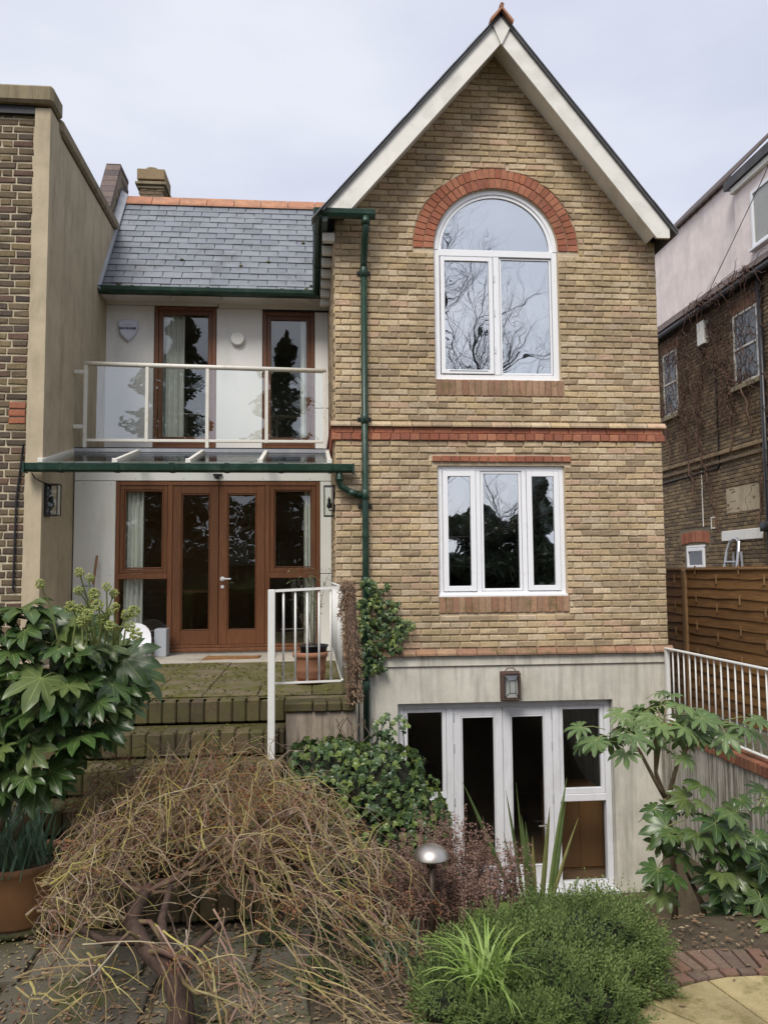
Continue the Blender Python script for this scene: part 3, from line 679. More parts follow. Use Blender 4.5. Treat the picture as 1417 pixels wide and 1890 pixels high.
# basement doors (grey-white)
GY0 = HY+.10; BZ0, BZ1 = -1.475, .668
m = MB(); m.ring(.989, 3.488, BZ0, BZ1, .07, GY0, GY0+.09, wb=.07); m.bbox(1.555, 1.635, GY0+.004, GY0+.086, BZ0+.071, BZ1-.07, .004); m.bbox(2.80, 2.88, GY0+.004, GY0+.086, BZ0+.071, BZ1-.07, .004)
m.bbox(1.06, 1.554, GY0+.002, GY0+.088, -.50, -.42, .004); m.bbox(2.881, 3.417, GY0+.002, GY0+.088, -.50, -.42, .004); m.bbox(.97, 3.53, GY0-.1, GY0+.02, BZ0-.05, BZ0-.002, .006)
m.build('basement_door_frame', 'grey_upvc', house)
for (x0, x1) in ((1.638, 2.212), (2.217, 2.797)):
    m = MB(); m.ring(x0, x1, BZ0+.073, BZ1-.073, .09, GY0+.012, GY0+.062, wb=.19, wt=.10); d = m.build('basement_door', 'grey_upvc', house)
    m = MB(); m.ring(x0+.092, x1-.092, BZ0+.265, BZ1-.175, .014, GY0+.006, GY0+.05); m.build('glazing_bead', 'grey_upvc', d)
    pane(x0+.10, x1-.10, BZ0+.272, BZ1-.182, GY0+.035, 'dark_glass', d)
    for z in (-1.1, -.5, .1, .45):
        m = MB(); xx = x0-.006 if x0 < 2 else x1-.012; m.tube([(xx+.008, GY0+.006, z), (xx+.008, GY0+.006, z+.09)], .008, 6); m.build('hinge', 'plastic_grey', d)
for (x0, x1) in ((1.063, 1.552), (2.883, 3.415)):
    m = MB(); m.ring(x0, x1, -.417, BZ1-.073, .045, GY0+.01, GY0+.06, wb=.065); win = m.build('basement_side_light', 'grey_upvc', house)
    pane(x0+.042, x1-.042, -.352, BZ1-.128, GY0+.035, 'dark_glass', win); pane(x0+.004, x1-.004, BZ0+.073, -.503, GY0+.045, 'dark_glass', win)
m = MB(); m.tube([(2.70, GY0+.012, -.75), (2.70, GY0-.04, -.75), (2.60, GY0-.045, -.75)], .011, 8); m.build('door_handle', 'steel', d)

# --- rooms behind the glass
b = MB()
for (x0, x1, y0, y1, z0, z1) in ((.95, 3.48, HY+.22, 13.5, 3.78, 6.98), (HX0+.22, HX1-.22, HY+.22, 13.5, 1.22, 3.66), (-2.9, HX0-.02, UY+.2, 15, 3.8, 6.15), (-2.9, HX0-.02, LY+.2, 14.5, 1.2, 3.55)):
    q = b.add([(x, y, z) for z in (z0, z1) for (x, y) in ((x0, y0), (x1, y0), (x1, y1), (x0, y1))])
    for f in ((4, 7, 6, 5), (1, 5, 6, 2), (2, 6, 7, 3), (3, 7, 4, 0)): b.face([q+i for i in f])
b.build('room_wall', 'inner_wall', house)
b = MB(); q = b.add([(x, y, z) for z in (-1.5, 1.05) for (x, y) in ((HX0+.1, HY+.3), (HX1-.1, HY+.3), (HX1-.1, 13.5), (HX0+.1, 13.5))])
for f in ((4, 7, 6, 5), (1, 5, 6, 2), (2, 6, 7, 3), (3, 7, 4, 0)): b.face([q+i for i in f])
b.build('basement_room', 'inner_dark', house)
b = MB()
for (x0, x1, y0, y1, z) in ((HX0+.1, HX1-.1, HY+.1, 13.5, 3.75), (HX0+.1, HX1-.1, HY+.1, 13.5, 1.19), (HX0+.1, HX1-.1, HY+.1, 13.5, -1.49), (-2.9, HX0, LY+.1, 14.5, 1.19), (-2.9, HX0, UY+.05, 15, 3.79)):
    b.box(x0, x1, y0, y1, z-.03, z)
b.build('room_floor', 'inner_floor', house)
# ================================================================== THINGS FIXED TO THE HOUSE
# glass canopy over the terrace doors
cn = thing('glass_canopy', 'lean-to glass canopy with white glazing bars and green gutter over brown doors', 'canopy', (-1.3, 9.9, 3.4))
CY0, CZ0, CY1, CZ1 = 9.24, 3.41, 10.49, 3.72
m = MB()
for k in range(4):
    x0, x1 = -2.95+k*.80, -2.95+(k+1)*.80-.02
    p = MB(); p.prism([(x0, CY0, CZ0), (x1, CY0, CZ0), (x1, CY1, CZ1), (x0, CY1, CZ1)], (0, 0, .012)); p.build('roof_pane', 'roof_glass', cn)
for x in (-2.96, -2.16, -1.36, -.56, .22):
    p = MB(); sl_ = (CZ1-CZ0)/(CY1-CY0)
    p.prism([(x-.022, CY0-.03, CZ0-.012), (x+.022, CY0-.03, CZ0-.012), (x+.022, CY0-.03, CZ0+.035), (x-.022, CY0-.03, CZ0+.035)], (0, CY1-CY0+.03, CZ1-CZ0)); p.build('glazing_bar', 'rail_cream', cn)
    p = MB(); p.bbox(x-.03, x+.03, CY0-.05, CY0-.01, CZ0-.01, CZ0+.045); p.build('bar_end_cap', 'rail_cream', cn)
p = MB(); p.bbox(-2.99, .27, CY0-.005, CY0+.035, CZ0-.055, CZ0-.014); p.build('front_rail', 'rail_white', cn)
p = MB(); p.box(-2.95, .27, 10.40, 10.495, CZ1-.015, CZ1+.03); p.build('lead_apron', 'lead', cn)
p = MB(); prof = [(-.055, .045), (-.06, .04), (-.052, -.03), (-.035, -.05), (.035, -.05), (.052, -.03), (.06, .04), (.055, .045), (.046, .03), (.03, -.038), (-.03, -.038), (-.046, .03)]
p.prism([(-3.10, 9.17+a, 3.345+c) for a, c in prof][::-1], (3.58, 0, 0))
for x in (-2.75, -2.15, -1.55, -.95, -.35, .2): p.prism([(x, 9.17+a*1.12, 3.345+c*1.12) for a, c in prof[:8]][::-1], (.05, 0, 0))
p.build('gutter', 'green_paint', cn)
p = MB(); p.box(-3.12, -3.10, 9.10, 9.24, 3.285, 3.395); p.box(.48, .50, 9.10, 9.24, 3.285, 3.395); p.build('gutter_end', 'green_paint', cn)
p = MB(); p.box(-2.99, -2.975, 9.9, 10.45, 3.74, 4.1); p.build('lead_upstand', 'lead', cn)

# balcony railing
br = thing('balcony_railing', 'cream metal balcony railing with four clear glass panels above the canopy', 'railing', (-1.3, 10.42, 3.76))
RYB = 10.42; zr = lambda x: 4.835-.018*(x+2.82)
xs = [-2.82, -2.06, -1.305, -.555, .19]
p = MB(); p.tube([(-2.84, RYB, zr(-2.82)), (.21, RYB, zr(.19))], .03, 10); p.build('handrail', 'rail_cream', br, True)
for i, x in enumerate(xs):
    z0 = 3.76 if i in (0, 2, 4) else 3.83
    p = MB(); p.bbox(x-.022, x+.022, RYB-.02, RYB+.02, z0, zr(x), .005); p.build('post', 'rail_cream', br)
for a, c in zip(xs, xs[1:]):
    p = MB(); p.bbox(a+.022, c-.022, RYB-.018, RYB+.018, 3.835, 3.87, .004); p.build('bottom_rail', 'rail_cream', br)
    p = MB(); p.prism([(a+.026, RYB-.004, 3.872), (c-.026, RYB-.004, 3.872), (c-.026, RYB-.004, zr(c)-.026), (a+.026, RYB-.004, zr(a)-.026)], (0, .008, 0)); p.build('glass_panel', 'balcony_glass', br)
for z in (4.70, 4.0):
    p = MB(); p.bbox(-2.965, -2.843, RYB-.015, RYB+.015, z, z+.05, .004); p.build('wall_bracket', 'rail_cream', br)

# rainwater pipe
dp = thing('drainpipe', 'dark green drainpipe running down the corner of the buff brick wall', 'drainpipe', (.625, 9.2, 0))
PX, PY = .625, 9.225
p = MB(); p.tube([(.635, 8.99, 6.19), (.635, 8.99, 6.10), (.632, 9.05, 5.98), (.627, PY, 5.78), (PX, PY, 5.70)], .040, 12); p.tube([(.635, 8.99, 6.215), (.635, 8.99, 6.12)], .05, 12); p.build('swan_neck', 'green_paint', dp, True)
p = MB(); p.tube([(PX, PY, 5.72), (PX, PY, -.2)], .037, 14); p.build('pipe', 'green_paint', dp, True)
for z in (5.66, 3.93, 3.05, 2.06, .9):
    p = MB(); p.tube([(PX, PY, z-.06), (PX, PY, z-.055), (PX, PY, z+.05), (PX, PY, z+.055)], [.040, .046, .046, .040], 14); p.build('collar', 'green_paint', dp, True)
for z in (5.66, 3.93, 2.92):
    p = MB(); p.bbox(PX-.078, PX+.078, PY+.03, PY+.06, z-.02, z+.02, .004); p.build('bracket', 'black_metal', dp)
p = MB(); p.tube([(.33, 9.17, 3.30), (.33, 9.17, 3.20), (.35, 9.19, 3.14), (.46, 9.215, 3.075), (.60, PY, 3.03)], .036, 12); p.tube([(.33, 9.17, 3.24), (.33, 9.17, 3.20)], .042, 12); p.tube([(.44, 9.21, 3.085), (.53, 9.22, 3.052)], .042, 12); p.build('branch_pipe', 'green_paint', dp, True)
p = MB(); p.tube([(.545, 9.26, 1.2), (.54, 9.26, .4), (.555, 9.26, -.1)], .008, 6); p.build('cable', 'black_metal', dp)

# wall lanterns on the terrace (black open boxes with glass)
def box_lantern(x, y, z, side, label):
    """side +1: fixed on the wall that lies at its left (-X)"""
    t = thing('wall_lantern', label, 'lantern', (x, y, z), 'black box lanterns beside the terrace doors')
    w, d, h = .145, .15, .36
    x0, x1 = (x, x+w) if side > 0 else (x-w, x)
    p = MB(); bx = x0 if side > 0 else x1-.018
    p.bbox(bx, bx+.018, y-d/2, y+d/2, z-.01, z+h+.01, .002); p.build('back_plate', 'black_metal', t)
    p = MB(); e = .011
    for xx in (x0+.02, x1-e):
        for yy in (y-d/2, y+d/2-e): p.box(xx, xx+e, yy, yy+e, z+e, z+h-e)
    for zz in (z, z+h-e): p.box(x0+.019, x1, y-d/2, y-d/2+e, zz, zz+e); p.box(x0+.019, x1, y+d/2-e, y+d/2, zz, zz+e); p.box(x1-e, x1, y-d/2+e, y+d/2-e, zz, zz+e)
    p.box(x0+.019, x1, y-d/2+e, y+d/2-e, z+h-.006, z+h); p.build('cage', 'black_metal', t)
    p = MB(); p.box(x0+.03, x1-.012, y-d/2+.004, y-d/2+.007, z+e, z+h-e); p.build('glass', 'lamp_glass', t)
    p = MB(); p.box(x1-.008, x1-.005, y-d/2+e, y+d/2-e, z+e, z+h-e); p.build('glass', 'lamp_glass', t)
    p = MB(); cx = (x0+x1)/2; p.lathe([(.004, 0), (.03, .02), (.026, .06), (.018, .07), (.018, .11), (.012, .12), (.001, .15)], cx-.01*side, y, 12, z+.09); p.tube([(bx+.01, y, z+.07), (cx-.01*side, y, z+.07), (cx-.01*side, y, z+.1)], .008, 6); p.build('lamp_holder', 'black_metal', t)
    return t
lan = box_lantern(-2.965, 9.45, 2.83, 1, 'black box lantern on the cement-rendered party wall left of the doors')
p = MB(); p.tube([(-3.05, 9.2, 3.29), (-3.02, 9.22, 3.23), (-2.97, 9.3, 3.2), (-2.955, 9.4, 3.19)], .006, 6); p.build('cable', 'black_metal', lan)
box_lantern(.285, 9.5, 2.82, -1, 'black box lantern on the brick flank right of the doors, under the gutter')
# leaded lantern on the concrete wall
t = thing('bulkhead_lantern', 'rusty-framed leaded glass lantern on the concrete above the basement doors', 'lantern', (2.28, 9.25, .70))
p = MB(); p.bbox(2.165, 2.395, 9.285, 9.31, .69, 1.02); p.build('back_plate', 'rusty_metal', t)
p = MB(); p.ring(2.175, 2.385, .70, 1.01, .022, 9.20, 9.285); p.build('frame', 'rusty_metal', t)
p = MB(); A = [(2.20, 9.21, .725), (2.36, 9.21, .725), (2.36, 9.21, .985), (2.20, 9.21, .985)]; Bq = [(2.245, 9.165, .785), (2.315, 9.165, .785), (2.315, 9.165, .925), (2.245, 9.165, .925)]
q = p.add(A+Bq)
for f in ((0, 1, 5, 4), (1, 2, 6, 5), (2, 3, 7, 6), (3, 0, 4, 7), (4, 5, 6, 7)): p.face([q+i for i in f])
p.build('leaded_glass', 'balcony_glass', t)
p = MB(); p.box(2.19, 2.37, 9.27, 9.283, .72, .99); p.build('reflector', 'inner_white', t)
p = MB()
for i in range(4): p.tube([A[i], Bq[i]], .005, 5); p.tube([Bq[i], Bq[(i+1) % 4]], .005, 5); p.tube([A[i], A[(i+1) % 4]], .005, 5)
p.build('lead_came', 'black_metal', t)
p = MB(); p.tube([(2.22, 9.26, 1.03), (2.25, 9.24, 1.06), (2.31, 9.24, 1.06), (2.34, 9.26, 1.03)], .006, 6); p.build('hanger', 'rusty_metal', t)
# alarm box and vent on the upper wing wall
t = thing('alarm_box', 'white shield-shaped alarm box with blue lettering on the upper white wall', 'alarm box', (-2.65, 11.97, 5.6))
ol = [(-.145, .13), (-.10, .15), (0, .172), (.10, .15), (.145, .13), (.14, .03), (.11, -.06), (.055, -.125), (0, -.165), (-.055, -.125), (-.11, -.06), (-.14, .03)]
p = MB(); n_ = len(ol); a = p.add([(-2.65+x, 11.999, 5.735+z) for x, z in ol]); c = p.add([(-2.65+x, 11.95, 5.735+z) for x, z in ol]); e = p.add([(-2.65+x*.86, 11.93, 5.735+z*.86) for x, z in ol])
for k in range(n_):
    l = (k+1) % n_; p.face([a+l, a+k, c+k, c+l]); p.face([c+l, c+k, e+k, e+l])
p.face([e+k for k in reversed(range(n_))]); p.build('case', 'alarm_white', t)
def text(s, size, loc, parent, mat, name='lettering'):
    cu = bpy.data.curves.new(name, 'FONT'); cu.body = s; cu.size = size; cu.align_x = 'CENTER'; cu.align_y = 'CENTER'; cu.extrude = .001; cu.offset = .0016; cu.materials.append(MATS[mat])
    tmp = bpy.data.objects.new(name, cu); COL.objects.link(tmp); me = bpy.data.meshes.new_from_object(tmp.evaluated_get(bpy.context.evaluated_depsgraph_get())); bpy.data.objects.remove(tmp); o = bpy.data.objects.new(name, me); o.location = Vector(loc)-wloc(parent); o.rotation_euler = (R(90), 0, 0); o.parent = parent; COL.objects.link(o); return o
text('BANHAM', .058, (-2.65, 11.926, 5.755), t, 'logo_blue')
p = MB(); p.box(-2.71, -2.59, 11.926, 11.929, 5.805, 5.812); p.build('emblem_line', 'plastic_grey', t)
t = MB(); t.tube([(-1.066, 12.0, 5.64), (-1.066, 11.95, 5.64), (-1.066, 11.935, 5.64)], [.105, .105, .092], 28); o = t.build('vent_cover', 'white_panel', None, False); tag(o, 'round white vent cover between the two upper brown windows', 'vent cover')
o = MB().bbox(-1.20, -1.15, 10.40, 10.46, 3.37, 3.43).box(-1.19, -1.16, 10.395, 10.40, 3.38, 3.42).bbox(-1.235, -1.115, 10.46, 10.49, 3.415, 3.44).build('door_sensor', 'black_metal'); tag(o, 'small black sensor above the meeting of the brown doors', 'sensor')

# ------------------------------------------------------------------ inside the rooms
def curtain(x0, x1, y, z0, z1, label, folds=6, taper=.0):
    m = MB(); n = folds*8; P = []
    for side in (0, .012):
        for k in range(n+1):
            t = k/n; dy = .035*math.sin(t*folds*2*math.pi)+.012*math.sin(t*17)
            for z, s in ((z0, 1), ((z0+z1)/2, 1-taper*.6), (z1, 1)): P.append((x0+(x1-x0)*t*s, y+dy*(1 if z < z1 else .6)+side, z))
    b0 = m.add(P); h = (n+1)*3
    for sidx in (0, 1):
        for k in range(n):
            for r in (0, 1):
                a = b0+sidx*h+k*3+r; f = [a, a+3, a+4, a+1]; m.face(f if sidx == 0 else f[::-1])
    o = m.build('curtain', 'curtain', None, True); return tag(o, label, 'curtain', 'curtains behind the brown windows')
curtain(-2.36, -2.12, 10.63, 1.22, 3.25, 'white curtain drawn to the left behind the side light left of brown doors', 4)
curtain(-.08, .10, 10.63, 1.22, 3.25, 'white curtain drawn to the right behind the side light near the drainpipe', 4)
curtain(-2.18, -1.86, 12.14, 3.85, 6.1, 'white curtain behind the upper brown window beside the alarm box', 4)
curtain(-.14, .06, 12.14, 3.85, 6.1, 'white curtain behind the upper brown window nearest the brick gable', 3)
s_ = N('warm_lamp'); e_ = s_.n('ShaderNodeEmission'); e_.inputs['Color'].default_value = (1, .55, .18, 1); e_.inputs['Strength'].default_value = 5; s_.l(e_.outputs[0], s_.o.inputs['Surface'])
o = MB().lathe([(.012, 0), (.05, .13), (.055, .16)], -2.02, 12.6, 14, 2.62).build('uplighter', 'warm_lamp', None, True); tag(o, 'small lit amber uplighter inside the room left of the brown doors', 'lamp')
t = thing('cupboard', 'dark wooden cupboard with pale doors at the back of the terrace room', 'cupboard', (-1.2, 13.6, 1.2))
MB().bbox(-1.9, -.5, 13.6, 14.1, 1.2, 1.9).build('carcass', 'inner_wood', t)
for x in (-1.86, -1.4, -.94): MB().bbox(x, x+.42, 13.58, 13.598, 1.25, 1.85).build('cupboard_door', 'inner_wood', t)
t = thing('picture_frame', 'pale framed picture on the back wall seen through the brown doors', 'picture', (-1.1, 14.4, 2.3)); MB().ring(-1.75, -.62, 2.3, 3.0, .05, 14.42, 14.47).build('frame', 'inner_white', t); MB().box(-1.70, -.67, 14.45, 14.46, 2.35, 2.95).build('print', 'plastic_grey', t)
t = thing('dining_table', 'dark table under a purple-grey cloth in the terrace room', 'table', (-1.9, 11.9, 1.2))
MB().bbox(-2.6, -1.3, 11.5, 12.3, 1.90, 1.94).build('table_top', 'inner_wood', t)
for x in (-2.55, -1.4):
    for y in (11.55, 12.2): MB().bbox(x, x+.06, y, y+.06, 1.2, 1.9).build('leg', 'inner_wood', t)
t = thing('wood_cabinet', 'orange-brown wooden cabinet behind the lower right basement side light', 'cabinet', (3.25, 10.2, -1.5))
MB().bbox(2.98, 3.6, 10.0, 10.6, -1.49, -.55).build('carcass', 'inner_wood', t); MB().bbox(3.0, 3.28, 9.98, 9.998, -1.45, -.6).build('cabinet_door', 'inner_wood', t); MB().bbox(3.3, 3.58, 9.98, 9.998, -1.45, -.6).build('cabinet_door', 'inner_wood', t)
for k, (x, lab) in enumerate(((2.62, 'leftmost'), (2.73, 'middle'), (2.86, 'rightmost'))):
    o = MB().lathe([(.001, 0), (.035, .005), (.05, .035), (.045, .07), (.02, .095), (.001, .1)], x, 9.45, 14, 1.935).build('white_bowl', 'inner_white', None, True)
    tag(o, lab+' of three small white bowls on the sill of the casement window', 'bowl', 'white bowls on the window sill')
o = MB().lathe([(.001, 0), (.032, 0), (.035, .03), (.028, .08), (.001, .085)], 1.63, 9.45, 12, 1.94).build('glass_jar', 'litter', None, True); tag(o, 'small yellowish jar on the sill behind the left casement', 'jar')

# ================================================================== LEFT NEIGHBOUR
nb = thing('neighbour_house', 'old brown brick house with cement-rendered party wall and coping at far left', 'house', (-4, 9.4, 0))
b = MB(); b.box(-8, -3.16, 9.36, 9.6, 0, 7.5); b.build('wall', 'pale_mortar', nb)
b = MB()
b.prism([(-3.165, 9.30, 0), (-2.97, 9.30, 0), (-2.968, 9.30, 7.53), (-3.14, 9.30, 7.53)], (0, .4, 0)); b.box(-3.16, -2.97, 9.7, 12.45, 0, 7.40)
b.build('party_wall', 'render_cement', nb)
b = MB(); b.bbox(-8, -2.925, 9.22, 9.62, 7.56, 7.77, .03); b.build('coping', 'grimy_coping', nb)
b = MB(); b.bbox(-3.24, -2.925, 9.622, 12.5, 7.43, 7.60, .03); b.build('coping', 'grimy_coping', nb)
b = MB(); b.box(-8, -3.14, 9.30, 9.36, 7.46, 7.56); b.build('drip_course', 'black_metal', nb)
qs = []; i = 0; v = 1.0
while v < 7.44:
    x = -3.165 if i % 2 == 0 else -3.165-.0; st = i % 2 == 0; x -= rng.uniform(.0, .02)
    first = True
    while x > -5.2:
        w = .215 if st else .105
        if first and i % 2: w = .16
        qs.append((x-w, x, x, x-w, v+.010, v+.0765)); x -= w+.018; st = not st; first = False
    v += .0868; i += 1
vis = [q for q in qs if q[1] > -3.62 and q[4] > 1.9][:300]; vset = set(map(id, vis))
rest = MB()
for q in qs:
    if id(q) in vset:
        m = MB(); m.brick(q, -.002, .012, FRONT(9.36), .007, .005); m.build('brick', 'old_brick', nb)
    else: rest.brick(q, -.002, .012, FRONT(9.36), .007, .005)
rest.build('brickwork', 'old_brick', nb, kind='stuff')
b = MB(); b.tube([(-3.26, 9.33, 2.0), (-3.25, 9.33, 3.0), (-3.20, 9.33, 3.5), (-3.17, 9.29, 3.62)], .012, 6); b.build('cable', 'black_metal', nb)
# scar of cut-back bricks with a red patch
for k in range(3): m = MB(); m.brick((-3.36, -3.18, -3.18, -3.36, 3.86+k*.087, 3.93+k*.087), -.002, .018, FRONT(9.36), .006); m.build('red_brick', 'red_brick', nb)
# raking parapet between the roofs, roof edge behind
pw = thing('parapet_wall', 'raking brown brick parapet beside the left edge of the slate roof', 'parapet', (-3.1, 12.4, 6.3))
b = MB(); b.prism([(-3.26, 12.0, 6.2), (-3.26, 13.6, 6.2), (-3.26, 13.6, 8.75), (-3.26, 13.05, 8.72), (-3.26, 12.0, 7.1)][::-1], (.21, 0, 0)); b.build('wall', 'old_mortar', pw)
m = MB()
for i in range(36):
    v = 6.25+i*.072; y0 = 12.02+(.11 if i % 2 else 0)
    while y0 < 13.5:
        if v < 6.92+(y0-12.0)*1.5 and v < 8.6: m.brick((y0, y0+.215, y0+.215, y0, v+.005, v+.067), -.002, .01, RIGHTW(-3.05))
        y0 += .225
    if v < 7.1: pass
m.build('brickwork', 'dark_brick', pw, kind='stuff')
for k in range(13):
    t0 = k/13; t1 = (k+.94)/13; y0, z0 = 11.98+1.07*t0, 7.07+1.66*t0; y1, z1 = 11.98+1.07*t1, 7.07+1.66*t1
    m = MB(); m.r = rng.random(); m.prism([(-3.27, y0, z0), (-3.04, y0, z0), (-3.04, y1, z1), (-3.27, y1, z1)], (0, -.03, .05)); m.build('coping_brick', 'dark_brick', pw)
m = MB(); m.bbox(-3.27, -3.04, 13.02, 13.6, 8.73, 8.80); m.build('coping_end', 'dark_brick', pw)
rf = thing('distant_roof', 'dark roof edge peeping between party wall and parapet', 'roof', (-4, 15, 7))
MB().prism([(-6, 15, 7.2), (-3.3, 15, 7.2), (-3.3, 15, 8.92), (-6, 15, 8.75)], (0, .6, 0)).build('roof_slope', 'dark_roof', rf); MB().box(-6, -3.3, 14.9, 15.0, 8.72, 8.80).build('roof_edge', 'black_metal', rf)
ch = thing('chimney_stack', 'weathered brick chimney stack with buff pot rising behind the slate roof', 'chimney', (-3.14, 16.3, 7))
MB().box(-3.36, -2.92, 16.0, 16.6, 7.0, 10.0).build('shaft', 'old_mortar', ch)
m = MB()
for i in range(16):
    v = 8.8+i*.075
    for k in range(3):
        x = -3.38+k*.155+(.04 if i % 2 else 0); m.brick((x, x+.14, x+.14, x, v+.005, v+.07), -.002, .012, FRONT(16.0))
        y = 16.02+k*.2; m.brick((y, y+.19, y+.19, y, v+.005, v+.07), -.002, .012, RIGHTW(-2.92))
m.build('brickwork', 'sooty_brick', ch, kind='stuff')
for k, (z0, z1, e) in enumerate(((9.82, 9.88, .04), (9.885, 9.95, .08), (10.0, 10.22, .05))): MB().bbox(-3.36-e, -2.92+e, 16-e, 16.6+e, z0, z1, .012).build('oversail_course', 'grimy_coping' if k < 2 else 'sooty_brick', ch)
MB().lathe([(.12, 0), (.11, .12), (.125, .13), (.125, .17), (.09, .17), (.08, .02)], -3.18, 16.3, 14, 10.2).build('chimney_pot', 'grimy_coping', ch, True)

# ================================================================== RIGHT NEIGHBOUR
NX = 8.0
rh = thing('side_house', 'dark old brick house with pinkish rendered top storey beyond the fence at right', 'house', (8.2, 15, 0))
b = MB(); b.box(NX, NX+.3, 11.5, 21, 0, 7.5); b.build('wall', 'old_mortar', rh)
m = MB(); wins = [(13.58, 14.48, 5.55, 7.05), (16.78, 17.56, 5.55, 7.12), (15.88, 16.68, 2.2, 2.68), (15.7, 16.95, 2.68, 3.0)]
i = 0; v = 1.6
while v < 7.45:
    y = 11.52+(.1125 if i % 2 else 0)
    while y < 18.8:
        w = .215 if (int(y*8)+i) % 3 else .105
        if not any(y+w > a and y < c and v+.07 > d and v < e for a, c, d, e in wins): m.brick((-y-w, -y, -y, -y-w, v+.006, v+.070), -.002, .014, LEFTW(NX), .007, .004)
        y += w+.012
    v += .0765; i += 1
m.build('brickwork', 'sooty_brick', rh, kind='stuff')
for (z0, z1, e) in ((4.24, 4.30, .05), (4.40, 4.47, .06)): MB().bbox(NX-e, NX-.001, 12, 19, z0, z1, .01).build('string_course', 'sooty_brick', rh)
def sash_window(y0, y1, z0, z1):
    w = MB(); e = .05; x0, x1 = NX-.03, NX-.002
    w.bbox(x0, x1, y0, y0+e, z0, z1); w.bbox(x0, x1, y1-e, y1, z0, z1); w.bbox(x0, x1, y0+e, y1-e, z0, z0+e); w.bbox(x0, x1, y0+e, y1-e, z1-e, z1); w.bbox(x0-.01, x1, y0+e, y1-e, (z0+z1)/2-.02, (z0+z1)/2+.025);
    win = w.build('sash_window', 'rail_cream', rh); MB().box(NX-.014, NX-.009, y0+e, y1-e, z0+e, z1-e).build('pane', 'dark_glass', win); MB().box(NX-.007, NX-.003, y0+.01, y1-.01, z0+.01, z1-.01).build('backing_sheet', 'inner_dark', win)  # added dark sheet hides the wall behind the pane, standing in for room darkness
    MB().bbox(NX-.09, NX-.001, y0-.07, y1+.07, z0-.10, z0-.005, .01).build('window_sill', 'grimy_coping', win); return win
sash_window(13.6, 14.45, 5.6, 6.95); sash_window(16.82, 17.52, 5.6, 7.02)
for (y0, y1, z0, z1) in ((13.5, 14.55, 6.97, 7.18), (16.72, 17.62, 7.04, 7.26)):
    n = 9; w = (y1-y0)/n
    for k in range(n): m = MB(); m.brick((-(y0+(k+1)*w)+.004, -(y0+k*w)-.004, -(y0+k*w)-.004, -(y0+(k+1)*w)+.004, z0, z1), -.002, .018, LEFTW(NX)); m.build('lintel_brick', 'weathered_red_brick', rh)
w = MB(); e = .07; y0, y1, z0, z1 = 15.9, 16.66, 2.2, 2.63
w.bbox(NX-.04, NX-.002, y0, y0+e, z0, z1); w.bbox(NX-.04, NX-.002, y1-e, y1, z0, z1); w.bbox(NX-.04, NX-.002, y0+e, y1-e, z0, z0+e); w.bbox(NX-.04, NX-.002, y0+e, y1-e, z1-e, z1); w.bbox(NX-.03, NX-.001, y0-.02, y1+.02, 2.64, 2.68)
win = w.build('small_window', 'white_upvc', rh); MB().box(NX-.018, NX-.012, y0+e, y1-e, z0+e, z1-e).build('pane', 'dark_glass', win); MB().box(NX-.009, NX-.004, y0+e, y1-e, z0+e, z1-e).build('backing_sheet', 'inner_dark', win)  # dark sheet added behind the glass in place of an unlit room
for k in range(16):
    a = (k-7.5)/16; yc = 16.32-a*1.24; zb = 2.70+.05*(1-4*a*a); m = MB(); m.brick((-yc-.034, -yc+.034, -yc+.034, -yc-.034, zb, zb+.23), -.002, .02, LEFTW(NX)); m.build('arch_brick', 'red_brick', rh)
MB().bbox(NX-.03, NX-.001, 13.72, 15.17, 2.72, 2.91).build('white_board', 'white_panel', rh)
w = MB(); w.bbox(NX-.03, NX-.001, 15.36, 15.39, 2.98, 3.22); w.bbox(NX-.03, NX-.001, 15.55, 15.58, 2.98, 3.22); w.bbox(NX-.03, NX-.001, 15.39, 15.55, 3.19, 3.22); w.bbox(NX-.03, NX-.001, 15.39, 15.55, 2.98, 3.01)
vt = w.build('wall_vent', 'rail_cream', rh); MB().box(NX-.02, NX-.015, 15.39, 15.55, 3.01, 3.19).build('grille', 'sooty_brick', vt)
MB().bbox(NX-.12, NX-.001, 15.40, 15.68, 6.72, 7.20, .01).build('flue_box', 'rail_cream', rh)
MB().box(NX-.016, NX-.002, 13.8, 14.95, 3.25, 3.72).build('ochre_patch', 'render_cement', rh)
MB().tube([(NX-.06, 13.45, 7.4), (NX-.06, 13.45, 2.9), (NX-.06, 13.42, 0)], .05, 10).bbox(NX-.16, NX-.0, 13.33, 13.58, 2.83, 2.99).build('soil_pipe', 'black_metal', rh, True)
MB().tube([(NX-.03, 16.9, 4.14), (NX-.03, 15.2, 4.16), (NX-.03, 15.15, 4.2), (NX-.03, 15.15, 6.1)], .018, 6).tube([(NX-.03, 18.5, 4.12), (NX-.03, 16.9, 4.14)], .018, 6).build('conduit', 'black_metal', rh)
MB().tube([(NX-.02, 15.9, 4.2), (NX-.02, 15.9, 3.05)], .010, 6).build('wire', 'white_panel', rh)
MB().tube([(NX-.13, 11.5, 7.43), (NX-.13, 21, 7.43)], .06, 8).box(NX-.10, NX+.05, 11.5, 21, 7.36, 7.50).build('eaves_gutter', 'black_metal', rh)
b = MB(); b.prism([(NX-.15, 11.5, 7.52), (NX-.15, 21, 7.52), (NX+.55, 21, 8.16), (NX+.55, 11.5, 8.16)][::-1], (0, 0, -.05)); b.build('lower_roof', 'roof_tile', rh)
tv = []
for k in range(2): m = MB(); m.r = 0; m.bbox(-.078, .078, 0, .2, .004, .018+.003*k, .003); tv.append(m.mesh('roof_tile', 'roof_tile'))
pt = math.atan2(.64, .70)
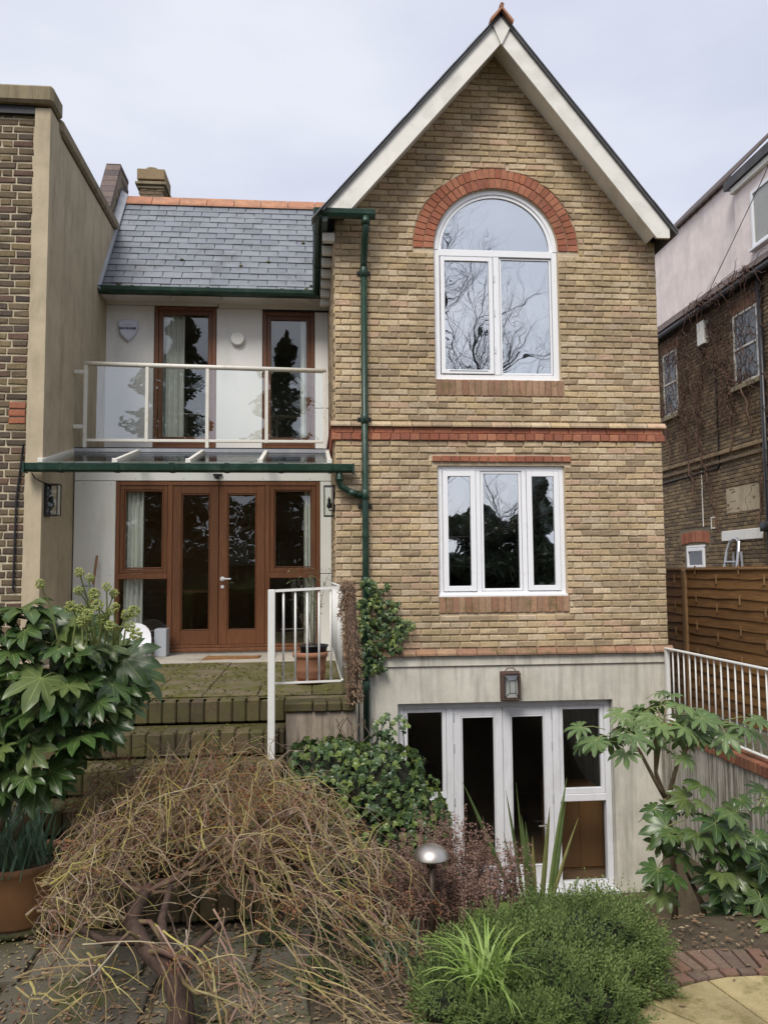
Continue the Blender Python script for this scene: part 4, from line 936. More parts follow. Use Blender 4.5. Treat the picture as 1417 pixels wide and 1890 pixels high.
for i in range(6):
    for k in range(36):
        y = 12.9+k*.162+(.08 if i % 2 else 0); d = i*.155-.02
        inst('roof_tile', rng.choice(tv), (NX-.15+d*math.cos(pt), y, 7.53+d*math.sin(pt)), rh, (pt, 0, -math.pi/2))
b = MB(); b.box(8.42, 8.7, 14.75, 21, 7.9, 9.98); b.build('rendered_storey', 'pink_render', rh)
b = MB(); b.box(8.28, 8.7, 11.5, 14.74, 7.9, 9.60); b.build('dormer_wall', 'pink_render', rh)
w = MB(); e = .07; y0, y1, z0, z1 = 13.0, 14.12, 8.15, 9.25; x0, x1 = 8.24, 8.279
w.bbox(x0, x1, y0, y0+e, z0, z1); w.bbox(x0, x1, y1-e, y1, z0, z1); w.bbox(x0, x1, y0+e, y1-e, z0, z0+e); w.bbox(x0, x1, y0+e, y1-e, z1-e, z1); w.bbox(x0-.05, x1, y0-.04, y1+.04, z0-.05, z0-.002)
win = w.build('dormer_window', 'white_upvc', rh); MB().box(8.262, 8.27, y0+e, y1-e, z0+e, z1-e).build('pane', 'window_glass', win); MB().box(8.274, 8.278, y0+e, y1-e, z0+e, z1-e).build('backing_sheet', 'inner_wall', win)
MB().prism([(8.15, 11.4, 9.62), (8.15, 14.9, 9.62), (8.15, 14.9, 9.80), (8.15, 11.4, 9.80)][::-1], (.7, 0, .12)).build('dormer_roof', 'dark_roof', rh)
MB().bbox(8.2, 8.279, 11.5, 14.76, 9.50, 9.615).build('dormer_fascia', 'rail_cream', rh)
for k in range(40):
    y = 14.95+k*.15; m = MB(); m.r = rng.random(); m.bbox(8.33, 8.75, y, y+.145, 9.97+.008*(k % 2), 10.0+.008*(k % 2), .004); m.build('verge_tile', 'roof_tile', rh)
MB().prism([(8.34, 14.9, 10.04), (8.34, 21, 10.04), (10.5, 21, 12.2), (10.5, 14.9, 12.2)][::-1], (0, 0, -.05)).build('upper_roof', 'roof_tile', rh)
MB().tube([(NX-.2, 15.0, 7.6), (8.1, 13.4, 9.2), (8.2, 12.0, 10.6)], .008, 5).build('aerial_wire', 'black_metal', rh)
# bare creeper on that wall
cr = thing('bare_creeper', 'tangle of leafless brown creeper stems on the dark brick side wall', 'creeper', (7.9, 15, 3))
R3 = random.Random(31)
def walk(y, z, n, dy, dz, r0, mb, wob=.5, step=.12, x=NX-.03):
    pts = []; rad = []; ang = math.atan2(dz, dy)
    for k in range(n):
        pts.append((x-.03-.03*math.sin(k*1.3+y*7)-.02*R3.random(), y, z)); rad.append(max(.003, r0*(1-k/n*.8))); ang += R3.uniform(-wob, wob)
        y += math.cos(ang)*step; z += math.sin(ang)*step
        if z > 7.5: ang = -abs(ang)
    mb.r = R3.random(); mb.tube(pts, rad, 4, False); return pts
st = MB(); tw = MB()
for (y, z, n) in ((15.2, 2.9, 34), (16.1, 3.6, 30), (13.7, 3.0, 36), (14.6, 4.4, 26), (15.9, 4.6, 24), (17.2, 4.5, 24), (13.9, 4.6, 26)):
    P = walk(y, z, n, .1, 1, .020, st, .3)
    for q in P[6::1]:
        for _ in range(2): walk(q[1], q[2], R3.randint(6, 13), R3.uniform(-1, 1), R3.uniform(-.6, .9), .007, tw, .55, .09)
for k in range(330): walk(R3.uniform(13.2, 17.8), 7.45-2.6*R3.random()**1.6, R3.randint(8, 16), R3.uniform(-1, 1), R3.uniform(-1, .5), .007, tw, .6, .08)
for k in range(40): walk(R3.uniform(13.2, 15.8), R3.uniform(7.3, 7.6), R3.randint(6, 12), R3.uniform(-1, 1), R3.uniform(.2, 1), .009, tw, .5, .09, NX-.2)
st.build('stem', 'creeper_bark', cr); tw.build('twigs', 'creeper_bark', cr, kind='stuff')
o = MB().bbox(5.45, 13, 8, 21, .0, .28).build('side_yard', 'flagstone'); struct(o)
# ladder against that wall
ld = thing('ladder', 'aluminium stepladder leaning on the dark brick wall behind the fence', 'ladder', (7.8, 14.5, .28))
m = MB(); m.tube([(7.5, 14.88, .3), (7.86, 14.78, 2.5), (7.9, 14.73, 2.68), (7.91, 14.6, 2.74), (7.91, 14.5, 2.74), (7.9, 14.40, 2.68), (7.86, 14.36, 2.5), (7.5, 14.26, .3)], .03, 8); m.build('side_rail', 'aluminium', ld)
for k in range(8): z = .55+k*.25; x = 7.5+.36*(z-.3)/2.2; e = .10*(z-.3)/2.2; MB().bbox(x-.03, x+.03, 14.28+e, 14.86-e, z, z+.03).build('rung', 'aluminium', ld)
m = MB(); m.tube([(7.98, 14.80, .3), (7.95, 14.70, 2.5)], .025, 6); m.build('rear_leg', 'aluminium', ld); m = MB(); m.tube([(7.98, 14.30, .3), (7.95, 14.42, 2.5)], .025, 6); m.build('rear_leg', 'aluminium', ld)

# ================================================================== FENCE, RETAINING WALL, RAILINGS
FX = 5.2
fe = thing('wooden_fence', 'brown lapped timber panel fence along the right-hand passage', 'fence', (FX, 9.5, .3))
for y in (13.0, 10.9, 8.55, 6.4): MB().bbox(FX-.06, FX+.04, y-.05, y+.05, .2, 2.16 if y != 10.9 else 2.17, .008).build('post', 'fence_post', fe)
for (ya, yb) in ((10.96, 12.9), (8.61, 10.84), (6.46, 8.49)):
    for k in range(15):
        z0 = .32+k*.1235; m = MB(); n = 8; P = []; m.r = rng.random()
        for i in range(n+1):
            y = ya+(yb-ya)*i/n; wv = .006*math.sin(i*1.7+k*2.3)+rng.uniform(-.004, .004)
            P.append((y, wv))
        b0 = m.add([(FX-.035+rng.uniform(-.003, .003), y, z0+w_) for y, w_ in P]); b1 = m.add([(FX-.018, y, z0+.15) for y, w_ in P]); b2 = m.add([(FX-.023, y, z0+w_+.002) for y, w_ in P])
        for i in range(n): m.face([b0+i+1, b0+i, b1+i, b1+i+1]); m.face([b0+i, b0+i+1, b2+i+1, b2+i]); m.face([b2+i, b2+i+1, b1+i+1, b1+i])
        m.build('plank', 'fence_plank', fe)
    n = 4
    for k in range(n):
        y = ya+(yb-ya)*(k+.5)/n; m = MB()
        MB().bbox(FX-.015, FX+.01, y-.02, y+.02, .34, 2.14).build('batten', 'fence_post', fe)
        for kk in range(5): MB().bbox(FX-.05, FX-.034, y-.012, y+.012, .5+kk*.37+(.12 if k % 2 else 0), .62+kk*.37+(.12 if k % 2 else 0), .003).build('cleat', 'fence_post', fe)
    MB().bbox(FX-.05, FX+.02, ya, yb, 2.16, 2.185, .004).build('capping_strip', 'fence_post', fe)
o = MB().box(4.22, 5.6, 3, 16, -.5, .30).build('side_path', 'flagstone'); struct(o)
rw = thing('retaining_wall', 'streaked concrete retaining wall with red brick-on-edge coping below the white railing', 'wall', (4.1, 6.5, -1.5))
MB().box(4.05, 4.26, 3.2, 9.29, -1.6, .30).build('wall', 'stained_concrete', rw)
k = 0; y = 9.285
while y > 4.4:
    m = MB(); m.r = rng.random(); j = rng.uniform(-.004, .004); m.bbox(4.025+j, 4.25+j, y-.068, y, .302, .408+j, .007); m.build('coping_brick', 'coping_red', rw); y -= .077
sr = thing('metal_railing', 'white metal railing with thin balusters on the brick-topped retaining wall', 'railing', (4.1, 8, .4), 'white metal railings')
MB().bbox(4.085, 4.125, 9.14, 9.20, -.0, 1.25, .004).build('post', 'rail_white', sr); MB().bbox(4.085, 4.125, 4.6, 4.66, .4, 1.25, .004).build('post', 'rail_white', sr)
MB().bbox(4.08, 4.13, 4.6, 9.2, 1.25, 1.268, .004).build('top_rail', 'rail_white', sr); MB().bbox(4.085, 4.125, 4.66, 9.138, .455, .47, .003).build('bottom_rail', 'rail_white', sr)
y = 9.02
while y > 4.75:
    MB().tube([(4.105, y, .47), (4.105, y, 1.25)], .0085, 8).build('baluster', 'rail_white', sr, True); y -= .1365

# terrace and steps
tz = 1.15
te = struct(MB().box(-3.0, .36, 6.72, 10.5, -.6, tz-.004).build('terrace', 'mossy_terrace'))
sl1 = MB()
for (x0, x1) in ((-2.96, -2.1), (-2.095, -1.25), (-1.245, -.42), (-.415, .35)):
    m = MB(); m.r = rng.random(); m.bbox(x0, x1, 9.42, 10.47, tz-.003, tz+.014, .004); m.build('paving_slab', 'terrace_slab', te)
for r_, y0 in enumerate((6.86, 7.5, 8.14, 8.78)):
    x = -2.98+(.0 if r_ % 2 else -.3)
    while x < .33:
        w = rng.choice((.45, .6, .75)); x1 = min(x+w, .345)
        if x1 > -2.9 and x1-max(x, -2.98) > .05: m = MB(); m.r = rng.random(); m.bbox(max(x, -2.98), x1-.006, y0, y0+.634, tz-.003, tz+.010+rng.uniform(0, .006), .006); m.build('paving_slab', 'mossy_terrace', te)
        x += w
SE = [(tz, 6.70), (.96, 6.38), (.77, 6.08), (.58, 5.80), (.39, 5.52), (.20, 5.25)]
steps = None
b = MB()
for k, (z, y) in enumerate(SE): b.box(-2.6, -.20, y+.10, (SE[k-1][1]+.12 if k else 6.72), -.1, z-.004)
steps = struct(b.build('garden_steps', 'mossy_step'))
for k, (z, y) in enumerate(SE):
    x = -2.6+(.05 if k % 2 else 0)
    while x < -.22:
        m = MB(); m.r = rng.random(); w = .105 if k < 2 or True else .2; j = rng.uniform(-.006, .006)
        m.bbox(x, min(x+w, -.205), y+j, y+.215+j, z-.18, z+rng.uniform(-.008, .004), .012); m.build('step_brick', 'mossy_brick', steps); x += w+.005
# low wall beside the steps that carries the railing
lw_ = thing('garden_wall', 'low rough wall with mossy brick coping at the terrace corner beside the ivy', 'wall', (.08, 6.7, 0))
MB().box(-.19, .36, 6.50, 6.719, -.9, 1.07).build('wall', 'rough_wall', lw_); MB().box(.30, .365, 6.72, 9.31, -1.6, 1.07).build('flank_wall', 'concrete', lw_)
x = -.20
while x < .33:
    w = rng.choice((.105, .215)) ; m = MB(); m.r = rng.random(); m.bbox(x, min(x+w, .37), 6.47+rng.uniform(-.006, .006), 6.715, 1.075, 1.148+rng.uniform(-.004, .004), .01); m.build('coping_brick', 'mossy_brick', lw_); x += w+.008
tr = thing('metal_railing', 'short white railing with long flat post at the terrace corner above the steps', 'railing', (-.05, 6.4, .6), 'white metal railings')
MB().bbox(-.320, -.267, 6.26, 6.32, .765, 2.035, .004).build('post', 'rail_white', tr); MB().bbox(-.30, -.285, 6.32, 6.45, 2.005, 2.03, .003).build('bracket', 'rail_white', tr)
m = MB(); m.prism([(-.272, 6.41, 2.012), (.24, 6.41, 2.035), (.24, 6.41, 2.053), (-.272, 6.41, 2.032)], (0, .04, 0)); m.build('top_rail', 'rail_white', tr)
m = MB(); m.prism([(-.272, 6.42, 1.302), (.24, 6.42, 1.312), (.24, 6.42, 1.326), (-.272, 6.42, 1.316)], (0, .02, 0)); m.build('bottom_rail', 'rail_white', tr)
for k in range(5): x = -.208+k*.092; MB().tube([(x, 6.43, 1.31), (x, 6.43, 2.02)], .0085, 8).build('baluster', 'rail_white', tr, True)
MB().bbox(.235, .265, 6.47, 9.25, 2.035, 2.055).build('top_rail', 'rail_white', tr); MB().bbox(.24, .26, 6.47, 9.25, 1.31, 1.325).build('bottom_rail', 'rail_white', tr)
for k in range(28): y = 6.52+k*.098; MB().tube([(.25, y, 1.325), (.25, y, 2.035)], .0085, 6).build('baluster', 'rail_white', tr, True)

# ================================================================== GROUND PAVING
def flag(x0, x1, y0, y1, rot=0., z=.0, mat='flagstone', nm='paving_slab'):
    m = MB(); m.r = rng.random(); cx, cy = (x0+x1)/2, (y0+y1)/2; n = 3; P = []
    cs = [(x0, y0), (x1, y0), (x1, y1), (x0, y1)]
    for i in range(4):
        a, c = cs[i], cs[(i+1) % 4]
        for k in range(n): t = k/n; P.append((a[0]+(c[0]-a[0])*t+rng.uniform(-.012, .012), a[1]+(c[1]-a[1])*t+rng.uniform(-.012, .012)))
    co, si = math.cos(rot), math.sin(rot); f = lambda p, s: (cx+((p[0]-cx)*co-(p[1]-cy)*si)*s, cy+((p[0]-cx)*si+(p[1]-cy)*co)*s)
    lo = m.add([(*f(p, 1), z-.04) for p in P]); mi = m.add([(*f(p, 1), z+.012) for p in P]); hi = m.add([(*f(p, .975), z+.020+rng.uniform(-.002, .002)) for p in P]); N_ = len(P)
    for i in range(N_): j = (i+1) % N_; m.face([lo+i, lo+j, mi+j, mi+i]); m.face([mi+i, mi+j, hi+j, hi+i])
    m.face([hi+i for i in range(N_)]); return m.build(nm, mat, pvg)
pvg = struct(MB().box(-3.6, -.02, 3.0, 5.23, -.03, -.004).build('garden_path', 'soil'))
yy = 3.05
for r_ in range(4):
    x = -3.5+(.25 if r_ % 2 else 0); h = (.52, .58, .50, .50)[r_]
    while x < -.1:
        w = rng.choice((.5, .62, .8)); flag(x, min(x+w-.04, .0), yy, yy+h-.035, rng.uniform(-.03, .03), rng.uniform(-.004, .006)); x += w
    yy += h
# circular patio at the right: yellow slabs with brick edging
pc = (2.25, 3.3)
pvg = struct(MB().box(1.25, 3.6, 2.2, 4.62, -.03, -.006).build('patio', 'soil'))
def wedge(r0, r1, a0, a1, mat, nm, dz=0.):
    m = MB(); m.r = rng.random(); n = max(1, int((a1-a0)/.08)); P = [(r0, a0+(a1-a0)*k/n) for k in range(n+1)]+[(r1, a1-(a1-a0)*k/n) for k in range(n+1)]
    P = [(pc[0]+r*math.cos(a)+rng.uniform(-.004, .004), pc[1]+r*math.sin(a)+rng.uniform(-.004, .004)) for r, a in P]; cx = sum(p[0] for p in P)/len(P); cy = sum(p[1] for p in P)/len(P); N_ = len(P)
    lo = m.add([(x, y, -.05) for x, y in P]); mi = m.add([(x, y, .013+dz) for x, y in P]); hi = m.add([(x+(cx-x)*.05, y+(cy-y)*.05, .021+dz+rng.uniform(-.002, .002)) for x, y in P])
    for i in range(N_): j = (i+1) % N_; m.face([lo+j, lo+i, mi+i, mi+j]); m.face([mi+j, mi+i, hi+i, hi+j])
    m.face([hi+i for i in reversed(range(N_))]); m.build(nm, mat, pvg)
RO = .985
a = R(20)
while a < R(165):
    w = rng.uniform(.40, .52); wedge(.50, RO-.012, a, min(a+w, R(172))-.018, 'yellow_slab', 'paving_slab', rng.uniform(-.003, .003)); a += w
a = R(10)
while a < R(185): w = .095/1.03; wedge(RO+.004, RO+.07+.035*sstep(R(85), R(120), a), a, a+w-.012, 'paver_brick', 'edging_brick', rng.uniform(-.006, .003)); a += w
a = R(10)
while a < R(150): w = .082/1.18; wedge(RO+.085+.035*sstep(R(85), R(120), a), RO+.30, a, a+w-.010, 'paver_brick', 'edging_brick', rng.uniform(-.006, .004)); a += w
# ================================================================== POTS, LAMP AND SMALL THINGS
def pot(name, label, x, y, z, prof, mat, soil_r, soil_z):
    t = thing(name, label, 'plant pot', (x, y, z)); MB().lathe(prof, x, y, 36, z).build('bowl', mat, t, True)
    m = MB(); m.lathe([(.001, soil_z), (soil_r, soil_z-.01)], x, y, 24, z); m.build('soil', 'soil', t); return t
bigpot = pot('terracotta_pot', 'large round glazed terracotta pot of daffodil leaves at the left edge', -1.80, 5.40, .03,
    [(.02, 0), (.20, 0), (.205, .02), (.23, .08), (.262, .16), (.285, .25), (.29, .33), (.30, .345), (.31, .36), (.31, .385), (.295, .39), (.275, .37), (.26, .30)], 'terracotta', .268, .34)
MB().lathe([(.02, -.03), (.25, -.03), (.255, .0), (.21, .0), (.2, -.012), (.02, -.012)], -1.80, 5.40, 30, .035).build('saucer', 'flagstone', bigpot, True)
smallpot = pot('terracotta_pot', 'small banded terracotta pot with dark liner behind the short white railing', 0.0, 7.48, tz+.02,
    [(.02, .03), (.115, .03), (.13, .06), (.135, .10), (.138, .105), (.138, .13), (.142, .20), (.145, .205), (.146, .23), (.158, .235), (.16, .275), (.148, .28), (.14, .26)], 'terracotta_old', .14, .24)
MB().lathe([(.02, 0), (.10, 0), (.15, .035), (.145, .04), (.1, .015), (.02, .015)], 0, 7.48, 26, tz+.012).build('saucer', 'terracotta_old', smallpot, True)
t = thing('plastic_pot', 'black plastic nursery pot pushed into the terrace terracotta pot', 'plant pot', (.0, 7.48, tz+.25)); MB().lathe([(.10, 0), (.125, .14), (.135, .145), (.135, .16), (.12, .16), (.1, .05)], .03, 7.50, 20, tz+.2).build('bowl', 'black_metal', t, True)
m = MB(); m.lathe([(.001, .12), (.115, .12)], .03, 7.50, 14, tz+.2); m.build('soil', 'soil', t)
R4 = random.Random(44)
pl = thing('spindly_shrub', 'spindly green shrub in the terrace pot behind the white balusters', 'shrub', (.02, 7.49, tz+.3))
st = MB(); lf = MB()
for k in range(7):
    p = Vector((.03+R4.uniform(-.04, .04), 7.50+R4.uniform(-.04, .04), tz+.3)); d = Vector((R4.uniform(-.35, .35), R4.uniform(-.3, .3), 1)); pts = [p.copy()]
    for i in range(9): d += Vector((R4.uniform(-.18, .18), R4.uniform(-.18, .18), .05)); p = p+d.normalized()*.085; pts.append(p.copy())
    st.tube(pts, [.005*(1-i/12) for i in range(len(pts))], 4, False)
    for q in pts[3:]:
        for _ in range(4):
            if R4.random() < .35+.3*(q.z > tz+.6):
                lf.r = R4.random(); a = Vector((R4.uniform(-1, 1), R4.uniform(-1, 1), R4.uniform(-.5, .4))).normalized(); s_ = a.cross(Vector((0, 0, 1))).normalized()*.008; b0 = lf.add([q, q+a*.03+s_, q+a*.065, q+a*.03-s_]); lf.face([b0, b0+1, b0+2, b0+3])
st.build('stems', 'bark', pl); lf.build('leaves', 'ivy_leaf', pl, kind='stuff')
# path light
t = thing('path_light', 'mushroom-shaped steel garden light on a bronze post among the dry stems', 'garden light', (.70, 4.84, 0))
MB().tube([(.70, 4.84, -.05), (.70, 4.84, .50)], .0135, 12).build('post', 'bronze_post', t, True)
MB().lathe([(.02, .0), (.03, -.004), (.10, .0), (.105, .004), (.104, .010), (.095, .034), (.075, .058), (.045, .074), (.02, .079), (.001, .080)], .70, 4.84, 32, .49).build('dome', 'steel', t, True)
MB().lathe([(.014, 0), (.03, .0), (.03, .045), (.014, .05)], .70, 4.84, 16, .44).build('lamp_socket', 'bronze_post', t, True)
# doormat, spade, folding chair
t = MB(); n = 16; P = [(-1.25, 9.72), (-.62, 9.75), (-.60, 9.98), (-1.22, 10.02)]
q = []
for i in range(4):
    a, c = P[i], P[(i+1) % 4]
    for k in range(6): f = k/6; q.append((a[0]+(c[0]-a[0])*f+rng.uniform(-.015, .015), a[1]+(c[1]-a[1])*f+rng.uniform(-.02, .02)))
lo = t.add([(x, y, tz+.014) for x, y in q]); hi = t.add([(x, y, tz+.032+rng.uniform(-.004, .006)) for x, y in q]); c0 = t.add([(-.92, 9.87, tz+.036)])
for i in range(len(q)): j = (i+1) % len(q); t.face([lo+i, lo+j, hi+j, hi+i]); t.face([hi+i, hi+j, c0])
tag(t.build('doormat', 'doormat'), 'frayed orange-brown coir doormat before the brown French doors', 'doormat')
sp = thing('garden_broom', 'wooden broom handle leaning on the white panel left of the doors', 'broom', (-2.66, 10.2, tz))
MB().tube([(-2.70, 10.15, tz+.1), (-2.645, 10.43, 2.40)], .016, 10).build('shaft', 'spade_wood', sp, True); MB().bbox(-2.86, -2.54, 10.08, 10.18, tz+.014, tz+.1).build('head', 'spade_wood', sp)
sp = thing('spade', 'spade with a grey Y-shaped handle leaning beside the broom', 'spade', (-2.76, 10.2, tz))
m = MB(); m.tube([(-2.72, 10.26, 1.80), (-2.735, 10.30, 1.9), (-2.79, 10.33, 2.03)], .013, 8); m.tube([(-2.72, 10.26, 1.80), (-2.70, 10.30, 1.9), (-2.66, 10.33, 2.03)], .013, 8); m.tube([(-2.79, 10.33, 2.03), (-2.66, 10.33, 2.03)], .015, 8); m.build('handle', 'plastic_grey', sp, True)
MB().tube([(-2.72, 10.26, 1.80), (-2.70, 10.12, tz+.35)], .016, 8).build('shaft', 'spade_wood', sp, True); MB().prism([(-2.79, 10.12, tz+.36), (-2.79, 10.10, tz+.05), (-2.70, 10.09, tz+.015), (-2.61, 10.10, tz+.05), (-2.61, 10.12, tz+.36)], (0, .008, 0)).build('blade', 'steel', sp)
t = thing('plastic_chair', 'white plastic garden chair half hidden behind the big-leaved shrub', 'chair', (-2.05, 9.9, tz))
m = MB(); P = [(-2.27, 10.05, 1.33), (-1.90, 10.05, 1.33)]+[(-2.085+.185*math.cos(a), 10.05+.03*math.sin(a), 1.40+.18*math.sin(a)) for a in [math.pi*k/10 for k in range(11)]]
m.prism(P, (0, .03, 0)); m.build('backrest', 'plastic_white', t)
MB().bbox(-2.28, -1.89, 9.62, 10.06, 1.28, 1.325, .012).build('seat', 'plastic_white', t)
for x in (-2.26, -1.94):
    for y in (9.65, 10.0): MB().bbox(x, x+.04, y, y+.04, tz+.012, 1.28).build('leg', 'plastic_white', t)
t = thing('grey_planter', 'grey rectangular planter standing beside the white chair by the doors', 'planter', (-1.82, 10.3, tz))
m = MB(); m.bbox(-1.885, -1.74, 10.16, 10.40, tz+.014, 1.50, .006); m.build('box', 'plastic_grey', t)

# ================================================================== FATSIA PLANTS
def fatsia_mesh(seed, mat, size, pet, sin_=.44, wid=.40):
    rr = random.Random(seed); m = MB(); nl = 8; c = m.add([(0, 0, 0)]); V = {}
    span = R(300); da = span/nl; droop = rr.uniform(.04, .30)
    def pt(r, a, lift=0.):
        return (r*math.cos(a)*size, r*math.sin(a)*size, (-droop*r*r+lift+.02*math.sin(3*a+seed))*size)
    Ls = [1-.32*abs(k-3.5)/3.5+rr.uniform(-.06, .06) for k in range(nl)]
    S = [m.add([pt(sin_*(1-.15*abs(k-4)/4), -span/2+k*da, .05)]) for k in range(nl+1)]
    for k in range(nl):
        a = -span/2+(k+.5)*da+rr.uniform(-.04, .04); Lk = Ls[k]; tw = rr.uniform(-.04, .04)
        m1 = m.add([pt(sin_*.85, a, -.01)]); m2 = m.add([pt(.68*Lk, a, -.015)]); tp = m.add([pt(Lk, a, -.05-.05*rr.random())])
        wl = m.add([pt(.72*Lk, a-da*wid, .05+tw)]); wr = m.add([pt(.72*Lk, a+da*wid, .05-tw)])
        ax_ = m.add([pt(.88*Lk, a-da*.20, .02)]); ay_ = m.add([pt(.88*Lk, a+da*.20, .02)])
        s0, s1 = S[k], S[k+1]
        m.face([c, s0, m1], [(0, 0), (1, 0), (0, 0)]); m.face([c, m1, s1], [(0, 0), (0, 0), (1, 0)])
        m.face([s0, wl, m2, m1], [(1, 0), (1, 0), (0, 0), (0, 0)]); m.face([m1, m2, wr, s1], [(0, 0), (0, 0), (1, 0), (1, 0)])
        m.face([wl, ax_, m2], [(1, 0), (1, 0), (0, 0)]); m.face([ax_, tp, m2], [(1, 0), (.15, 0), (0, 0)]); m.face([m2, tp, ay_], [(0, 0), (.15, 0), (1, 0)]); m.face([m2, ay_, wr], [(0, 0), (1, 0), (1, 0)])
    nleaf = len(m.F); m.tube([(0, 0, -.002), (-pet*.5, 0, -pet*.10), (-pet, 0, -pet*.42)], [.0045, .005, .006], 4, False)
    me = m.mesh('leaf', [mat, 'stem_green']); idx = [0]*nleaf+[1]*(len(m.F)-nleaf); me.polygons.foreach_set('material_index', idx)
    me.polygons.foreach_set('use_smooth', [True]*len(m.F)); return me
def orient(d, upv=Vector((0, 0, 1)), roll=0.):
    """rotation whose X axis is d and whose Z axis is near upv"""
    x = d.normalized(); y = upv.cross(x); y = y.normalized() if y.length > 1e-4 else Vector((0, 1, 0)); z = x.cross(y)
    M_ = Matrix((x, y, z)).transposed(); return (M_ @ Matrix.Rotation(roll, 3, 'X')).to_euler()
FA = [fatsia_mesh(k, 'fatsia_leaf', (.235, .20, .18, .22, .16, .19, .245, .17)[k], .20) for k in range(8)]
FP = [fatsia_mesh(k+20, 'fatsia_leaf_pale', .20, .26, .34, .36) for k in range(5)]
def shell_leaves(parent, meshes, blobs, n, seed, smin=.75, smax=1.15, toward=Vector((0, -1, .25)), dmin=.10):
    rr = random.Random(seed); pts = []; tries = 0
    while len(pts) < n and tries < 20000:
        tries += 1; cx, cy, cz, rx, ry, rz = rr.choice(blobs)
        d = Vector((rr.gauss(0, 1), rr.gauss(0, 1), rr.gauss(0, 1))).normalized()
        if d.dot(toward) < -.35 or d.z < -.75: continue
        s = rr.uniform(.72, 1.0); p = Vector((cx+d.x*rx*s, cy+d.y*ry*s, cz+d.z*rz*s))
        if any((p-q).length < dmin for q in pts): continue
        pts.append(p); out_ = Vector((d.x, d.y*.9-.25, 0))
        if out_.length < .15: out_ = Vector((rr.uniform(-1, 1), -1, 0))
        out_ = out_.normalized()+Vector((rr.uniform(-.45, .45), rr.uniform(-.45, .3), -.02-.30*(1-max(0, d.z))+rr.uniform(-.35, .35)))
        inst('leaf', rr.choice(meshes), p, parent, orient(out_, Vector((rr.uniform(-.4, .4), -1.0, .9)), rr.uniform(-.35, .35)), rr.uniform(smin, smax))
    return pts
f1 = thing('fatsia_shrub', 'big glossy dark green palm-leaved shrub with pale flower heads at far left', 'shrub', (-2.0, 5.5, 0), 'palmate-leaved shrubs')
bl = [(-1.78, 5.0, 1.60, .56, .42, .45), (-1.44, 4.92, 1.48, .40, .36, .42), (-1.22, 4.95, 1.50, .22, .24, .24), (-2.05, 4.95, 1.2, .4, .4, .42), (-1.68, 4.88, 1.12, .38, .32, .30)]
shell_leaves(f1, FA, bl, 225, 3, .5, 1.1, dmin=.09)
R5 = random.Random(5)
for (x, z) in ((-2.02, .40), (-1.78, .98), (-1.95, .86), (-2.12, .62)): inst('leaf', R5.choice(FA), (x, 4.85, z), f1, orient(Vector((R5.uniform(-.2, .5), -.8, -.7)), Vector((0, -.5, 1))), .95)
m = MB()
for (x, y, tx, ty, tz_) in ((-2.1, 5.35, -1.9, 5.1, 1.6), (-2.05, 5.4, -1.5, 5.05, 1.5), (-2.15, 5.3, -2.25, 5.05, 1.4), (-2.0, 5.35, -1.2, 5.1, 1.35), (-2.2, 5.25, -2.0, 4.9, 1.3)):
    m.tube([(x, y, 0), (x*.8+tx*.2, y*.8+ty*.2, .5), (x*.4+tx*.6, y*.4+ty*.6, 1.0), (tx, ty, tz_)], [.026, .022, .018, .01], 7)
m.build('stem', 'pale_bark', f1, True)
def ball_mesh(seed, r=.026):
    rr = random.Random(seed); m = MB()
    for k in range(80):
        d = Vector((rr.gauss(0, 1), rr.gauss(0, 1), rr.gauss(0, 1))).normalized(); p = d*r*rr.uniform(.85, 1.1); s = .0058; m.r = rr.random()
        u = d.orthogonal().normalized()*s; v = d.cross(u).normalized()*s; b0 = m.add([p+u, p+v, p-u, p-v, p+d*s*1.3]); 
        for i in range(4): m.face([b0+i, b0+(i+1) % 4, b0+4])
        c0 = m.add([d*.004, p-u*.15, p+u*.15]); m.face([c0, c0+1, c0+2])
    return m.mesh('flower_head', 'flower_head')
BM = [ball_mesh(k) for k in range(3)]
heads = [(-1.48, 4.62, 2.11), (-1.25, 4.62, 2.17), (-1.23, 4.62, 2.14), (-1.13, 4.62, 2.09), (-1.26, 4.62, 2.07), (-1.18, 4.62, 2.05), (-1.16, 4.62, 1.99), (-1.1, 4.62, 2.05), (-1.06, 4.62, 1.98), (-1.2, 4.62, 1.94), (-1.28, 4.62, 1.97), (-1.11, 4.62, 1.95), (-1.02, 4.62, 1.93), (-0.99, 4.62, 1.87), (-0.95, 4.62, 1.83), (-0.99, 4.62, 1.95), (-1.15, 4.62, 1.91), (-1.33, 4.62, 1.98), (-1.08, 4.6, 1.88), (-1.24, 4.6, 1.90)]
m = MB()
for k, (x, y, z) in enumerate(heads):
    y += R5.uniform(-.06, .12); inst('flower_head', BM[k % 3], (x, y, z), f1, (k, k*.7, 0), R5.uniform(.8, 1.15)); hub = (-1.2+.75*(x+1.2)+R5.uniform(-.04, .04), 4.76, 1.76)
    m.tube([hub, ((x+hub[0])/2+R5.uniform(-.03, .03), (y+hub[1])/2, (z+hub[2])/2+.05), (x, y, z)], [.006, .005, .004], 5, False)
m.build('flower_stalk', 'stem_green', f1)
